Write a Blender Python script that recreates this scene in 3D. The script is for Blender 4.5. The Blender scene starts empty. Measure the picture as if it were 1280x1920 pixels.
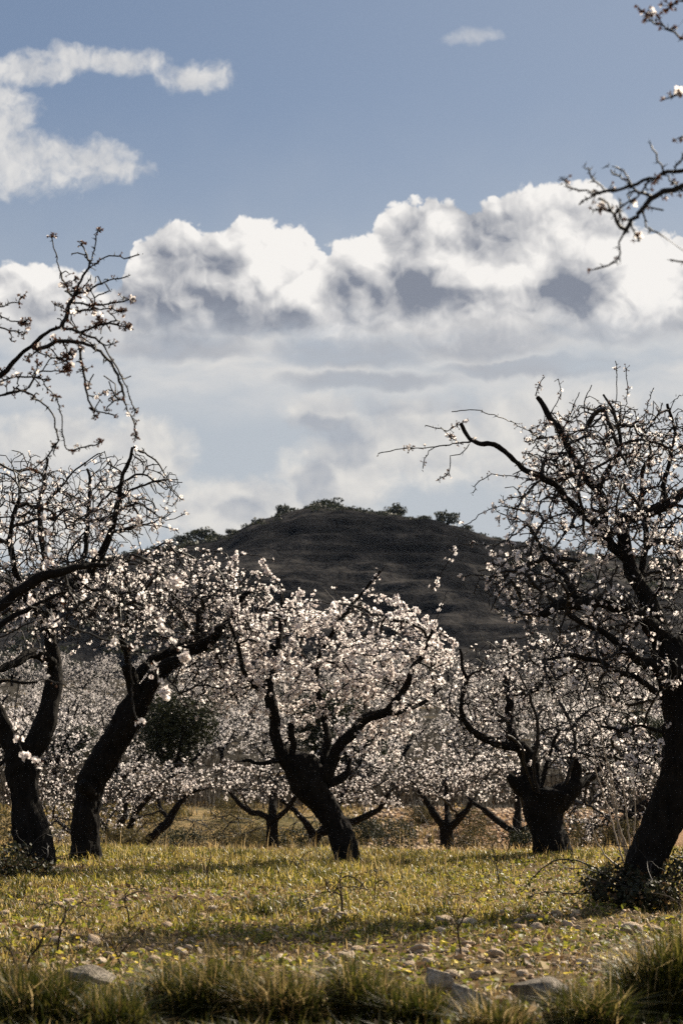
import bpy, math, random
import numpy as np
from mathutils import Vector, Matrix

random.seed(7)
rng = np.random.default_rng(11)
scene = bpy.context.scene
C = scene.collection

# ------------------------------------------------------------------ camera
FPX = 3733.0                      # focal length in photo pixels (1280 x 1920)
CAM_Z = 1.0
PITCH = math.atan2(490.0, FPX)    # horizon sits at photo row 1450
cam_d = bpy.data.cameras.new('camera')
cam_d.sensor_fit = 'VERTICAL'
cam_d.sensor_height = 36.0
cam_d.lens = 36.0 * FPX / 1920.0
cam_d.clip_start = 0.05
cam_d.clip_end = 20000.0
cam_d.dof.use_dof = True
cam_d.dof.focus_distance = 21.0
cam_d.dof.aperture_fstop = 5.0
cam = bpy.data.objects.new('camera', cam_d)
cam.location = (0, 0, CAM_Z)
cam.rotation_euler = (math.pi / 2 + PITCH, 0, 0)
C.objects.link(cam)
scene.camera = cam

SUN_AZ, SUN_EL = math.radians(40), math.radians(37)   # azimuth clockwise from +Y
SUN_DIR = Vector((math.sin(SUN_AZ) * math.cos(SUN_EL), math.cos(SUN_AZ) * math.cos(SUN_EL), math.sin(SUN_EL)))

vs = scene.view_settings
vs.view_transform = 'Standard'
vs.look = 'None'
vs.exposure = 0.88
vs.gamma = 1.0
vs.use_curve_mapping = False
scene.cycles.use_denoising = False
scene.cycles.max_bounces = 6
scene.cycles.transparent_max_bounces = 6
scene.cycles.sample_clamp_indirect = 4.0

def pix_dir(px, py):
    x = (px - 640.0) / FPX
    z = (960.0 - py) / FPX
    c, s = math.cos(PITCH), math.sin(PITCH)
    return np.array([x, c - s * z, s + c * z])

def at(px, py, dist):
    """world point seen at photo position (px, py), dist metres ahead"""
    d = pix_dir(px, py)
    return np.array([0, 0, CAM_Z]) + d * (dist / d[1])

def ang(px, py):
    d = pix_dir(px, py)
    d = d / np.linalg.norm(d)
    return math.degrees(math.atan2(d[0], d[1])), math.degrees(math.asin(d[2]))

# ------------------------------------------------------------------ node helper
class S:
    """a socket with arithmetic"""
    def __init__(self, nt, sock): self.nt, self.s = nt, sock
    def _m(self, op, b=None, c=None, clamp=False):
        n = self.nt.nodes.new('ShaderNodeMath'); n.operation = op; n.use_clamp = clamp
        for i, v in enumerate((self, b, c)):
            if v is None: continue
            if isinstance(v, S): self.nt.links.new(v.s, n.inputs[i])
            else: n.inputs[i].default_value = v
        return S(self.nt, n.outputs[0])
    def __add__(self, o): return self._m('ADD', o)
    __radd__ = __add__
    def __sub__(self, o): return self._m('SUBTRACT', o)
    def __rsub__(self, o): return (self * -1.0) + o
    def __mul__(self, o): return self._m('MULTIPLY', o)
    __rmul__ = __mul__
    def __truediv__(self, o): return self._m('DIVIDE', o)
    def max(self, o): return self._m('MAXIMUM', o)
    def min(self, o): return self._m('MINIMUM', o)
    def smax(self, o, k): return self._m('SMOOTH_MAX', o, k)
    def pow(self, o): return self._m('POWER', o)
    def clamp(self): return self._m('ADD', 0.0, clamp=True)
    def sstep(self, a, b):
        n = self.nt.nodes.new('ShaderNodeMapRange'); n.interpolation_type = 'SMOOTHSTEP'
        self.nt.links.new(self.s, n.inputs[0])
        n.inputs[1].default_value = a; n.inputs[2].default_value = b
        return S(self.nt, n.outputs[0])

def vec(nt, x, y, z=0.0):
    n = nt.nodes.new('ShaderNodeCombineXYZ')
    for i, v in enumerate((x, y, z)):
        if isinstance(v, S): nt.links.new(v.s, n.inputs[i])
        else: n.inputs[i].default_value = v
    return n.outputs[0]

def nz(nt, v, scale, detail=5.0, rough=0.55, dist=0.0, lac=2.0):
    n = nt.nodes.new('ShaderNodeTexNoise'); n.noise_dimensions = '3D'
    nt.links.new(v, n.inputs['Vector'])
    n.inputs['Scale'].default_value = scale; n.inputs['Detail'].default_value = detail
    n.inputs['Roughness'].default_value = rough; n.inputs['Distortion'].default_value = dist
    n.inputs['Lacunarity'].default_value = lac
    return S(nt, n.outputs['Fac'])

def vor(nt, v, scale, detail=3.0, rough=0.5, smooth=0.6):
    n = nt.nodes.new('ShaderNodeTexVoronoi'); n.voronoi_dimensions = '2D'; n.feature = 'SMOOTH_F1'
    n.normalize = True
    nt.links.new(v, n.inputs['Vector'])
    n.inputs['Scale'].default_value = scale; n.inputs['Detail'].default_value = detail
    n.inputs['Roughness'].default_value = rough; n.inputs['Smoothness'].default_value = smooth
    return S(nt, n.outputs['Distance'])

def mixc(nt, f, a, b):
    n = nt.nodes.new('ShaderNodeMix'); n.data_type = 'RGBA'
    ins = [i for i in n.inputs if i.type == 'RGBA']
    if isinstance(f, S): nt.links.new(f.s, n.inputs[0])
    else: n.inputs[0].default_value = f
    for i, v in zip(ins, (a, b)):
        if isinstance(v, (tuple, list)): i.default_value = (*v, 1)
        else: nt.links.new(v, i)
    return [o for o in n.outputs if o.type == 'RGBA'][0]

# ------------------------------------------------------------------ sky
world = bpy.data.worlds.new('World')
scene.world = world
world.use_nodes = True
wt = world.node_tree
wt.nodes.clear()
sky = wt.nodes.new('ShaderNodeTexSky')
sky.sky_type = 'NISHITA'
sky.sun_disc = False
sky.sun_elevation = SUN_EL
sky.sun_rotation = SUN_AZ
sky.altitude = 600
sky.air_density = 1.0
sky.dust_density = 0.6
sky.ozone_density = 1.6
SKY_STRENGTH = 0.05

def curve1(nt, x, pts, x0, x1, y0, y1):
    """piecewise curve through pts (x, y), x outside the range holds the end value"""
    n = nt.nodes.new('ShaderNodeFloatCurve')
    cu = n.mapping.curves[0]
    q = [((a - x0) / (x1 - x0), (b - y0) / (y1 - y0)) for a, b in pts]
    while len(cu.points) < len(q): cu.points.new(0.5, 0.5)
    for p, (a, b) in zip(cu.points, q): p.location = (a, b)
    for p in cu.points: p.handle_type = 'AUTO_CLAMPED'
    n.mapping.extend = 'HORIZONTAL'
    n.mapping.update()
    t = ((x - x0) * (1.0 / (x1 - x0))).clamp()
    nt.links.new(t.s, n.inputs['Value'])
    return S(nt, n.outputs[0]) * (y1 - y0) + y0

def clouds(nt):
    tc = nt.nodes.new('ShaderNodeTexCoord')
    sp = nt.nodes.new('ShaderNodeSeparateXYZ')
    nt.links.new(tc.outputs['Generated'], sp.inputs[0])
    dx, dy, dz = (S(nt, o) for o in sp.outputs)
    az = dx._m('ARCTAN2', dy) * 57.29578
    el = dz.max(-1.0).min(1.0)._m('ARCSINE') * 57.29578
    # slow warp so no edge stays smooth
    w1 = nz(nt, vec(nt, az, el, 0.0), 0.9, 4, 0.55); w2 = nz(nt, vec(nt, az + 31.7, el - 11.3, 4.0), 0.9, 4, 0.55)
    wa = az + (w1 - 0.5) * 0.8; we = el + (w2 - 0.5) * 0.8
    fine = nz(nt, vec(nt, wa, we, 2.0), 2.2, 7, 0.6)
    wide = nz(nt, vec(nt, az, el, 20.0), 0.45, 3, 0.5)
    f5 = fine - 0.5
    def billow(x, y):                        # rounded puffs parted by creases
        r = None
        for i, (sc, am) in enumerate(((0.52, 0.50), (1.15, 0.30), (2.5, 0.17), (5.6, 0.09))):
            q = (nz(nt, vec(nt, x, y, 3.3 * i), sc, 0.0, 0.5) - 0.5)._m('ABSOLUTE') * (2.0 * am)
            q = q if r is None else q + r
            r = q
        return r
    b0 = billow(wa, we); b1 = billow(wa + 0.10, we + 0.19)
    slope = b0 - b1                          # > 0 where the puff faces the light
    def swell(x, y):
        return (nz(nt, vec(nt, x, y, 0.0), 0.52, 0.0, 0.5) - 0.5)._m('ABSOLUTE') + (nz(nt, vec(nt, x, y, 8.1), 0.95, 1.0, 0.5) - 0.5)._m('ABSOLUTE') * 0.7
    ca = az + (wa - az) * 0.5; ce = el + (we - el) * 0.5
    big = swell(ca, ce) - swell(ca + 0.26, ce + 0.46)
    def blob(px, py, rx, ry, wa=wa, we=we):
        a, e = ang(px, py)
        kx, ky = 65.15 / rx, 65.15 / ry
        u = wa._m('MULTIPLY_ADD', kx, -a * kx); v = we._m('MULTIPLY_ADD', ky, -e * ky)
        return 1.0 - u._m('MULTIPLY_ADD', u, v * v)
    def blobs(lst, k=0.4, *xy):
        r = None
        for q in lst:
            q = blob(*q, *xy).max(-2.0); r = q if r is None else r.smax(q, k)
        return r
    # --- main cumulus bank: its upper outline
    top = [(-300, 500), (-80, 520), (60, 492), (140, 516), (215, 540), (238, 500), (262, 440), (330, 420), (395, 430), (450, 412), (535, 410),
           (575, 440), (612, 462), (652, 434), (690, 446), (712, 400), (765, 376), (830, 370), (885, 390), (930, 358), (985, 350),
           (1060, 342), (1120, 352), (1170, 395), (1215, 425), (1290, 436), (1450, 470), (1700, 500)]
    topc = curve1(nt, az, [ang(*p) for p in top], -16.0, 17.0, 10.0, 20.0)
    D = topc - el
    dens = D + (b0 - 0.2) * 1.35 + f5 * 0.5
    a_bank = dens.sstep(0.0, 0.17) * (el + f5 * 1.2 - ang(640, 640)[1]).sstep(-0.5, 1.2)
    dark = blobs([(350, 570, 130, 100), (640, 535, 55, 55), (770, 545, 130, 46), (905, 445, 85, 62), (1085, 545, 80, 70), (765, 440, 50, 40), (480, 600, 110, 26), (120, 620, 130, 40)], 0.9, ca, ce)
    lite = blobs([(545, 490, 95, 80), (940, 505, 120, 40), (675, 485, 55, 60), (1190, 520, 90, 90), (840, 522, 36, 18)], 0.4, ca, ce)
    depth = (D + f5 * 0.8).sstep(0.2, 3.2)
    sh = (depth * 0.26 + (dark - big * 1.0 + f5 * 0.3).sstep(-1.3, 1.2) * 0.55 - (lite - (0.2 - big) * 0.6 + f5 * 0.3).sstep(-0.5, 0.8) * 0.40
          - big * 1.3 - slope * 1.3 - f5 * 0.3 + 0.12).clamp()
    # --- flat layered cloud under the bank
    st = nz(nt, vec(nt, wa * 0.26, we, 7.0), 0.8, 5, 0.55)
    st2 = nz(nt, vec(nt, wa * 0.22 + 9.0, we, 3.0), 1.1, 5, 0.55)
    band = we.sstep(ang(640, 820)[1], ang(640, 680)[1]) * (1.0 - we.sstep(ang(640, 610)[1], ang(640, 540)[1]))
    a_str = ((st - 0.30) * 3.6).clamp() * band
    gre = blobs([(320, 652, 150, 26), (660, 662, 140, 28), (890, 640, 160, 32), (1150, 605, 160, 34), (560, 600, 420, 26), (700, 715, 160, 18), (1000, 690, 170, 18)])
    sh2 = (gre + (st2 - 0.5) * 1.8 + f5 * 0.6).sstep(-0.7, 0.8) * 0.75 + 0.06
    # --- low soft cumulus above the hill
    low = blobs([(270, 850, 105, 75), (100, 830, 140, 70), (600, 775, 80, 40), (640, 890, 120, 90), (780, 830, 190, 90), (1050, 820, 240, 120), (480, 960, 240, 70), (80, 960, 260, 90)])
    a_low = (low + f5 * 1.1 + (b0 - 0.2) * 0.9).sstep(-0.25, 0.75) * (1.0 - we.sstep(ang(640, 770)[1], ang(640, 660)[1]))
    gl = blobs([(455, 962, 60, 26), (590, 905, 45, 50), (600, 800, 90, 26), (645, 835, 60, 40), (760, 755, 180, 26)])
    sh3 = ((gl + f5 * 1.4).sstep(-0.4, 0.8) * 0.62 - f5 * 0.3 - big * 1.2 - slope * 0.8 + (0.5 - wide) * 0.3 + 0.2).clamp()
    # --- thin fair-weather scraps higher up
    up = blobs([(60, 132, 95, 26), (190, 116, 140, 24), (370, 145, 70, 28), (0, 220, 70, 80), (20, 305, 140, 60), (150, 306, 120, 44), (215, 316, 75, 24), (-120, 250, 140, 150)])
    gen = nz(nt, vec(nt, az * 0.35, el * 0.6 + 3.0, 12.0), 0.35, 6, 0.55)
    out = (az._m('ABSOLUTE').sstep(14, 22)).max(el.sstep(24, 32))      # the same scraps go on outside the frame
    a_up = (up + f5 * 2.4 + (b0 - 0.2) * 0.8).sstep(-0.5, 1.1).max((blob(882, 68, 60, 16) + f5 * 2.0).sstep(-0.4, 1.6) * 0.6).max((gen - 0.55).sstep(0.0, 0.2) * out * 0.8) * 0.92
    sh4 = (0.35 - f5 * 0.8 - slope * 1.0 - big * 1.2).clamp()
    veil = (1.0 - (el + (wide - 0.5) * 2.0).sstep(9.0, 20.0)) * 0.72 + 0.06 + az.sstep(-12.0, 14.0) * 0.22
    return dict(bank=(a_bank, sh), strat=(a_str, sh2), low=(a_low, sh3), up=(a_up, sh4)), veil

lay, veil = clouds(wt)
gain = wt.nodes.new('ShaderNodeVectorMath'); gain.operation = 'SCALE'
wt.links.new(sky.outputs[0], gain.inputs[0]); gain.inputs['Scale'].default_value = SKY_STRENGTH
col = mixc(wt, veil, mixc(wt, 0.5, gain.outputs[0], (0.085, 0.112, 0.165)), (0.2851, 0.3032, 0.3213))      # thin high haze, thicker towards the horizon
for key, lit, shd, k in (('up', (0.44, 0.43, 0.415), (0.27, 0.28, 0.30), 0.95), ('low', (0.4208, 0.4073, 0.3846), (0.2127, 0.2263, 0.2534), 0.88),
                         ('strat', (0.4073, 0.3982, 0.3846), (0.1946, 0.2063, 0.2335), 0.9), ('bank', (0.5023, 0.4887, 0.4706), (0.128, 0.141, 0.172), 1.0)):
    a, s = lay[key]
    cc = mixc(wt, s, lit, shd)
    col = mixc(wt, a * k, col, cc)
bg = wt.nodes.new('ShaderNodeBackground')
bg.inputs['Strength'].default_value = 1.0
wt.links.new(col, bg.inputs['Color'])
wo = wt.nodes.new('ShaderNodeOutputWorld')
wt.links.new(bg.outputs[0], wo.inputs['Surface'])
world.cycles.sampling_method = 'MANUAL'
world.cycles.sample_map_resolution = 256

# ------------------------------------------------------------------ sun
sun_d = bpy.data.lights.new('sun', 'SUN')
sun_d.energy = 5.0
sun_d.angle = math.radians(0.55)
sun_d.color = (1.0, 0.885, 0.71)
sun = bpy.data.objects.new('sun', sun_d)
sun.rotation_euler = SUN_DIR.to_track_quat('Z', 'Y').to_euler()
sun.location = (0, 0, 60)
C.objects.link(sun)

# ================================================================== helpers
def tag(o, label=None, cat=None, group=None, kind=None):
    if label: o['label'] = label
    if cat: o['category'] = cat
    if group: o['group'] = group
    if kind: o['kind'] = kind
    return o

def empty(name, loc, label=None, cat=None, group=None):
    o = bpy.data.objects.new(name, None)
    o.empty_display_size = 0.2
    o.location = loc
    C.objects.link(o)
    return tag(o, label, cat, group)

def mesh_np(name, V, tris=None, quads=None, mats=(), tri_mat=None, smooth=False):
    """mesh from numpy arrays; tris (n,3) and quads (m,4)"""
    me = bpy.data.meshes.new(name)
    V = np.asarray(V, dtype=np.float32)
    parts, counts = [], []
    if quads is not None and len(quads): parts.append(np.asarray(quads, np.int32).ravel()); counts.append(np.full(len(quads), 4, np.int32))
    if tris is not None and len(tris): parts.append(np.asarray(tris, np.int32).ravel()); counts.append(np.full(len(tris), 3, np.int32))
    loops = np.concatenate(parts); cnt = np.concatenate(counts)
    me.vertices.add(len(V)); me.vertices.foreach_set('co', V.ravel())
    me.loops.add(len(loops)); me.loops.foreach_set('vertex_index', loops)
    me.polygons.add(len(cnt))
    start = np.zeros(len(cnt), np.int32); start[1:] = np.cumsum(cnt)[:-1]
    me.polygons.foreach_set('loop_start', start)
    if tri_mat is not None: me.polygons.foreach_set('material_index', np.asarray(tri_mat, np.int32))
    if smooth: me.polygons.foreach_set('use_smooth', np.ones(len(cnt), bool))
    me.update(calc_edges=True)
    for m in mats: me.materials.append(m)
    return me

def obj(name, me, parent=None, **kw):
    o = bpy.data.objects.new(name, me)
    C.objects.link(o)
    if parent is not None:
        o.parent = parent
        l = parent.location
        if kw.pop('world', True): o.location = (-l[0], -l[1], -l[2])   # mesh made in world coordinates
    return tag(o, **{k: v for k, v in kw.items() if k != 'world'})

# ---- value noise in numpy
_perm = np.random.default_rng(5).random(65536).astype(np.float64)
def _h(ix, iy, iz): return _perm[(ix * 73856093 ^ iy * 19349663 ^ iz * 83492791) & 65535]
def vnoise(x, y, z=0.0):
    x, y, z = np.broadcast_arrays(np.asarray(x, float), np.asarray(y, float), np.asarray(z, float))
    ix, iy, iz = (np.floor(a).astype(np.int64) for a in (x, y, z))
    fx, fy, fz = x - ix, y - iy, z - iz
    fx, fy, fz = (f * f * (3 - 2 * f) for f in (fx, fy, fz))
    r = 0
    for a in (0, 1):
        for b in (0, 1):
            for c in (0, 1):
                w = (fx if a else 1 - fx) * (fy if b else 1 - fy) * (fz if c else 1 - fz)
                r = r + w * _h(ix + a, iy + b, iz + c)
    return r
def fbm(x, y, z=0.0, o=4, g=0.5):
    r, a, t = 0, 1.0, 0
    for i in range(o):
        k = 2.03 ** i
        r = r + a * vnoise(np.asarray(x) * k + i * 7.1, np.asarray(y) * k - i * 3.7, np.asarray(z) * k + i * 1.3); t += a; a *= g
    return r / t

def sstep(x, a, b):
    t = np.clip((np.asarray(x, float) - a) / (b - a), 0, 1)
    return t * t * (3 - 2 * t)

def unit(v): return v / np.maximum(np.linalg.norm(v, axis=-1, keepdims=True), 1e-9)

# ---- materials
def material(name):
    m = bpy.data.materials.new(name); m.use_nodes = True
    nt = m.node_tree; nt.nodes.clear()
    out = nt.nodes.new('ShaderNodeOutputMaterial')
    return m, nt, out

def ramp(nt, fac, stops):
    n = nt.nodes.new('ShaderNodeValToRGB')
    e = n.color_ramp.elements
    while len(e) < len(stops): e.new(0.5)
    for el_, (p, c) in zip(e, stops): el_.position = p; el_.color = (*c, 1)
    nt.links.new(fac.s if isinstance(fac, S) else fac, n.inputs[0])
    return n.outputs[0]

def objvec(nt):
    g = nt.nodes.new('ShaderNodeNewGeometry')
    return g.outputs['Position'], g

def bump(nt, h, dist, strength=1.0):
    b = nt.nodes.new('ShaderNodeBump'); b.inputs['Distance'].default_value = dist; b.inputs['Strength'].default_value = strength
    nt.links.new(h.s, b.inputs['Height'])
    return b.outputs[0]

def mat_bark(name='bark', lo=(0.0030, 0.0026, 0.0023), hi=(0.020, 0.0168, 0.0142)):
    m, nt, out = material(name)
    tc = nt.nodes.new('ShaderNodeTexCoord')
    n1 = nz(nt, tc.outputs['Object'], 9.0, 6, 0.65, 0.4)
    mp = nt.nodes.new('ShaderNodeMapping'); mp.inputs['Scale'].default_value = (26, 26, 5)
    nt.links.new(tc.outputs['Object'], mp.inputs[0])
    n2 = nz(nt, mp.outputs[0], 1.0, 5, 0.6, 0.6)
    f = (n1 * 0.5 + n2 * 0.5)
    p = nt.nodes.new('ShaderNodeBsdfPrincipled')
    nt.links.new(ramp(nt, f, [(0.3, lo), (0.62, hi), (0.78, tuple(min(1, c * 1.7) for c in hi))]), p.inputs['Base Color'])
    p.inputs['Roughness'].default_value = 0.95
    p.inputs['Specular IOR Level'].default_value = 0.12
    nt.links.new(bump(nt, f, 0.06, 1.0), p.inputs['Normal'])
    nt.links.new(p.outputs[0], out.inputs[0])
    return m

def mat_plain(name, col, rough=0.9, spec=0.2):
    m, nt, out = material(name)
    pos, _ = objvec(nt)
    n1 = nz(nt, pos, 30.0, 4, 0.6)
    p = nt.nodes.new('ShaderNodeBsdfPrincipled')
    nt.links.new(ramp(nt, n1, [(0.3, tuple(c * 0.7 for c in col)), (0.7, tuple(c * 1.25 for c in col))]), p.inputs['Base Color'])
    p.inputs['Roughness'].default_value = rough
    p.inputs['Specular IOR Level'].default_value = spec
    nt.links.new(p.outputs[0], out.inputs[0])
    return m

def mat_leaf(name, stops, trans=0.5, tcol=None, rough=0.6, spec=0.25, patch=None):
    """thin leaf / blade / petal: colour differs piece by piece, light shines through"""
    m, nt, out = material(name)
    g = nt.nodes.new('ShaderNodeNewGeometry')
    colr = ramp(nt, g.outputs['Random Per Island'], stops)
    if patch:                                   # whole patches of the stand are drier
        pn = nz(nt, g.outputs['Position'], 0.9, 4, 0.6)
        colr = mixc(nt, pn.sstep(0.48, 0.66) * 0.55, colr, mixc(nt, pn * 1.0, patch, tuple(c * 0.5 for c in patch)))
    p = nt.nodes.new('ShaderNodeBsdfPrincipled')
    nt.links.new(colr, p.inputs['Base Color'])
    p.inputs['Roughness'].default_value = rough
    p.inputs['Specular IOR Level'].default_value = spec
    t = nt.nodes.new('ShaderNodeBsdfTranslucent')
    if tcol:
        mx = nt.nodes.new('ShaderNodeMix'); mx.data_type = 'RGBA'; mx.blend_type = 'MULTIPLY'; mx.inputs[0].default_value = 1.0
        ii = [i for i in mx.inputs if i.type == 'RGBA']
        nt.links.new(colr, ii[0]); ii[1].default_value = (*tcol, 1)
        nt.links.new([o for o in mx.outputs if o.type == 'RGBA'][0], t.inputs[0])
    else:
        nt.links.new(colr, t.inputs[0])
    mix = nt.nodes.new('ShaderNodeMixShader'); mix.inputs[0].default_value = trans
    nt.links.new(p.outputs[0], mix.inputs[1]); nt.links.new(t.outputs[0], mix.inputs[2])
    nt.links.new(mix.outputs[0], out.inputs[0])
    return m

M_BARK = mat_bark()
M_TWIG = mat_plain('twig_bark', (0.017, 0.0135, 0.0115), 0.6, 0.25)
M_CALYX = mat_leaf('calyx', [(0.0, (0.07, 0.032, 0.022)), (0.6, (0.13, 0.06, 0.038)), (1.0, (0.26, 0.14, 0.085))], trans=0.3, spec=0.1)
M_PETAL = mat_leaf('petal', [(0.0, (0.80, 0.70, 0.67)), (0.3, (0.90, 0.83, 0.80)), (0.8, (0.96, 0.91, 0.88))], trans=0.68, rough=0.7, spec=0.1)

# ================================================================== ground
def gz(x, y):
    """height of the land"""
    x = np.asarray(x, float); y = np.asarray(y, float)
    z = (fbm(x * 0.35, y * 0.35, 1.0) - 0.5) * 0.16 * sstep(y, 3, 9)
    z = z - 0.9 * sstep(y, 24.0, 45.0)                       # the orchard floor falls away behind the first trees
    bank = sstep(y + 3.0 * (fbm(x * 0.12, y * 0.12, 4.0) - 0.5), 49.0, 58.0)
    z = z + bank * (0.75 + 0.35 * (fbm(x * 0.1, y * 0.02, 9.0) - 0.5))
    up = np.clip(y - 58.0, 0, None)
    z = z + np.where(up < 160, 0.030 * up + 0.00026 * up * up, 4.8 + 6.656 + 0.02 * (up - 160))
    z = np.where(up > 160, np.maximum(11.3 - (up - 160) * 0.02, 0.0), z)
    z = z + (fbm(x * 0.03, y * 0.03, 2.0) - 0.5) * 1.6 * sstep(y, 60, 110)
    z = z + (fbm(x * 1.6, y * 1.6, 3.0, 3) - 0.5) * 0.07 * (1 - sstep(y, 60, 120)) + (fbm(x * 5.5, y * 5.5, 6.0, 2) - 0.5) * 0.045 * (1 - sstep(y, 26, 34))
    return z

def graded(a, b, fine0, fine1, step, growth):
    """coordinates with an even fine stretch and growing steps outside it"""
    mid = list(np.arange(fine0, fine1, step))
    hi, s = [fine1], step
    while hi[-1] < b: s *= growth; hi.append(hi[-1] + s)
    lo, s = [fine0], step
    while lo[-1] > a: s *= growth; lo.append(lo[-1] - s)
    return np.array(sorted(set(lo[1:])) + mid + hi)

gx = graded(-4000, 4000, -6.0, 6.0, 0.07, 1.09)
gy = graded(-3000, 9000, 4.5, 27.0, 0.07, 1.035)
X, Y = np.meshgrid(gx, gy)
nx, ny = len(gx), len(gy)
GV = np.stack([X, Y, gz(X, Y)], -1).reshape(-1, 3)
ii = np.arange(ny - 1)[:, None] * nx + np.arange(nx - 1)[None, :]
GQ = np.stack([ii, ii + 1, ii + nx + 1, ii + nx], -1).reshape(-1, 4)

def mat_ground():
    m, nt, out = material('orchard_soil')
    pos, g = objvec(nt)
    sp = nt.nodes.new('ShaderNodeSeparateXYZ'); nt.links.new(pos, sp.inputs[0])
    x, y, z = (S(nt, o) for o in sp.outputs)
    n_big = nz(nt, pos, 0.35, 4, 0.55); n_mid = nz(nt, pos, 2.2, 5, 0.6); n_fin = nz(nt, pos, 22.0, 5, 0.65)
    soil = ramp(nt, n_mid * 0.6 + n_fin * 0.4, [(0.30, (0.060, 0.036, 0.017)), (0.5, (0.17, 0.105, 0.050)), (0.72, (0.34, 0.225, 0.115))])
    grass = ramp(nt, n_mid * 0.5 + n_fin * 0.5, [(0.30, (0.045, 0.040, 0.012)), (0.55, (0.135, 0.105, 0.030)), (0.75, (0.28, 0.20, 0.075))])
    orange = ramp(nt, n_fin * 0.5 + n_mid * 0.5, [(0.30, (0.14, 0.075, 0.034)), (0.55, (0.36, 0.21, 0.105)), (0.75, (0.52, 0.35, 0.20))])
    dry = ramp(nt, n_fin, [(0.3, (0.15, 0.10, 0.04)), (0.7, (0.40, 0.28, 0.12))])
    near = mixc(nt, (n_big * 0.7 + n_mid * 0.3).sstep(0.40, 0.58), soil, grass)
    # the terrace beyond: straw on the flat, ploughed orange earth on the bank to one side, rough grass on the other
    grass = mixc(nt, (n_mid * 0.6 + n_big * 0.4).sstep(0.42, 0.56), grass, dry)
    far = mixc(nt, (n_big + (x - 1.5) * 0.14).sstep(0.35, 0.75), grass, orange)
    far = mixc(nt, y.sstep(49.5, 47.5), far, dry)
    scrub = ramp(nt, n_fin * 0.4 + n_mid * 0.6, [(0.3, (0.010, 0.008, 0.005)), (0.7, (0.042, 0.032, 0.018))])
    slope = mixc(nt, n_big.sstep(0.58, 0.74), scrub, dry)
    far = mixc(nt, y.sstep(58.5, 62.0), far, slope)
    col_ = mixc(nt, y.sstep(23.0, 27.0), near, far)
    p = nt.nodes.new('ShaderNodeBsdfPrincipled')
    nt.links.new(col_, p.inputs['Base Color'])
    p.inputs['Roughness'].default_value = 0.95; p.inputs['Specular IOR Level'].default_value = 0.15
    nt.links.new(bump(nt, n_fin * 0.5 + n_mid * 0.5, 0.16, 1.0), p.inputs['Normal'])
    nt.links.new(p.outputs[0], out.inputs[0])
    return m

obj('ground', mesh_np('ground', GV, quads=GQ, mats=[mat_ground()], smooth=True), kind='structure')

# ------------------------------------------------------------------ the hill
HILL_Y = 560.0
crest_px = [(-2200, 1180), (-1200, 1150), (-500, 1120), (-100, 1098), (100, 1078), (230, 1048), (300, 1030), (345, 1022), (420, 1012), (480, 991), (515, 982), (545, 976), (575, 968), (600, 967), (640, 967),
            (690, 969), (720, 968), (752, 973), (775, 974), (808, 981), (850, 990), (880, 1001), (930, 1010), (1040, 1030), (1200, 1046), (1500, 1085), (2200, 1130), (3400, 1190)]
cx_ = np.array([at(a, b, HILL_Y)[0] for a, b in crest_px]); cz_ = np.array([at(a, b, HILL_Y)[2] for a, b in crest_px])
def hill_z(x, y):
    x = np.asarray(x, float); y = np.asarray(y, float)
    top = np.interp(x, cx_, cz_) + (fbm(x * 0.09, 0.0, 17.0, 3) - 0.5) * 1.3
    t = np.clip((y - 250.0) / (HILL_Y - 250.0), 0, 1)
    rise = 0.30 * t + 0.70 * (t * t * (3 - 2 * t))
    rise = rise + 0.0 * t
    back = np.clip((y - HILL_Y) / 260.0, 0, 1)
    z = 2.0 + (top - 2.0) * rise * (1 - 0.9 * back * back)
    # spurs, gullies and old terraces
    amp = np.sin(np.pi * np.clip(t, 0, 1)) * (y < HILL_Y + 1)
    z = z + (fbm(x * 0.014 + 3, y * 0.010, 0.5, 5, 0.58) - 0.5) * 26 * amp
    z = z + (fbm(x * 0.06, y * 0.06, 1.5, 3) - 0.5) * 2.6 * sstep(t, 0.02, 0.2) * (1 - 0.75 * sstep(t, 0.9, 1.0))
    st = 3.0
    q = z / st + 0.5 * fbm(x * 0.01, y * 0.004, 7.0, 2)
    ter = (np.floor(q) + sstep(q - np.floor(q), 0.55, 0.95) - q) * st
    z = z + ter * 0.42 * sstep(fbm(x * 0.02, y * 0.02, 13.0, 3), 0.42, 0.62) * np.clip(amp * 1.4, 0, 1)
    return z
hx = np.concatenate([np.linspace(-900, -130, 60, endpoint=False), np.linspace(-130, 150, 240, endpoint=False), np.linspace(150, 1000, 60)])
hy = np.concatenate([np.linspace(240, HILL_Y, 260, endpoint=False), np.linspace(HILL_Y, HILL_Y + 260, 30)])
X, Y = np.meshgrid(hx, hy); nx, ny = len(hx), len(hy)
HV = np.stack([X, Y, hill_z(X, Y)], -1).reshape(-1, 3)
ii = np.arange(ny - 1)[:, None] * nx + np.arange(nx - 1)[None, :]
HQ = np.stack([ii, ii + 1, ii + nx + 1, ii + nx], -1).reshape(-1, 4)
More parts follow.
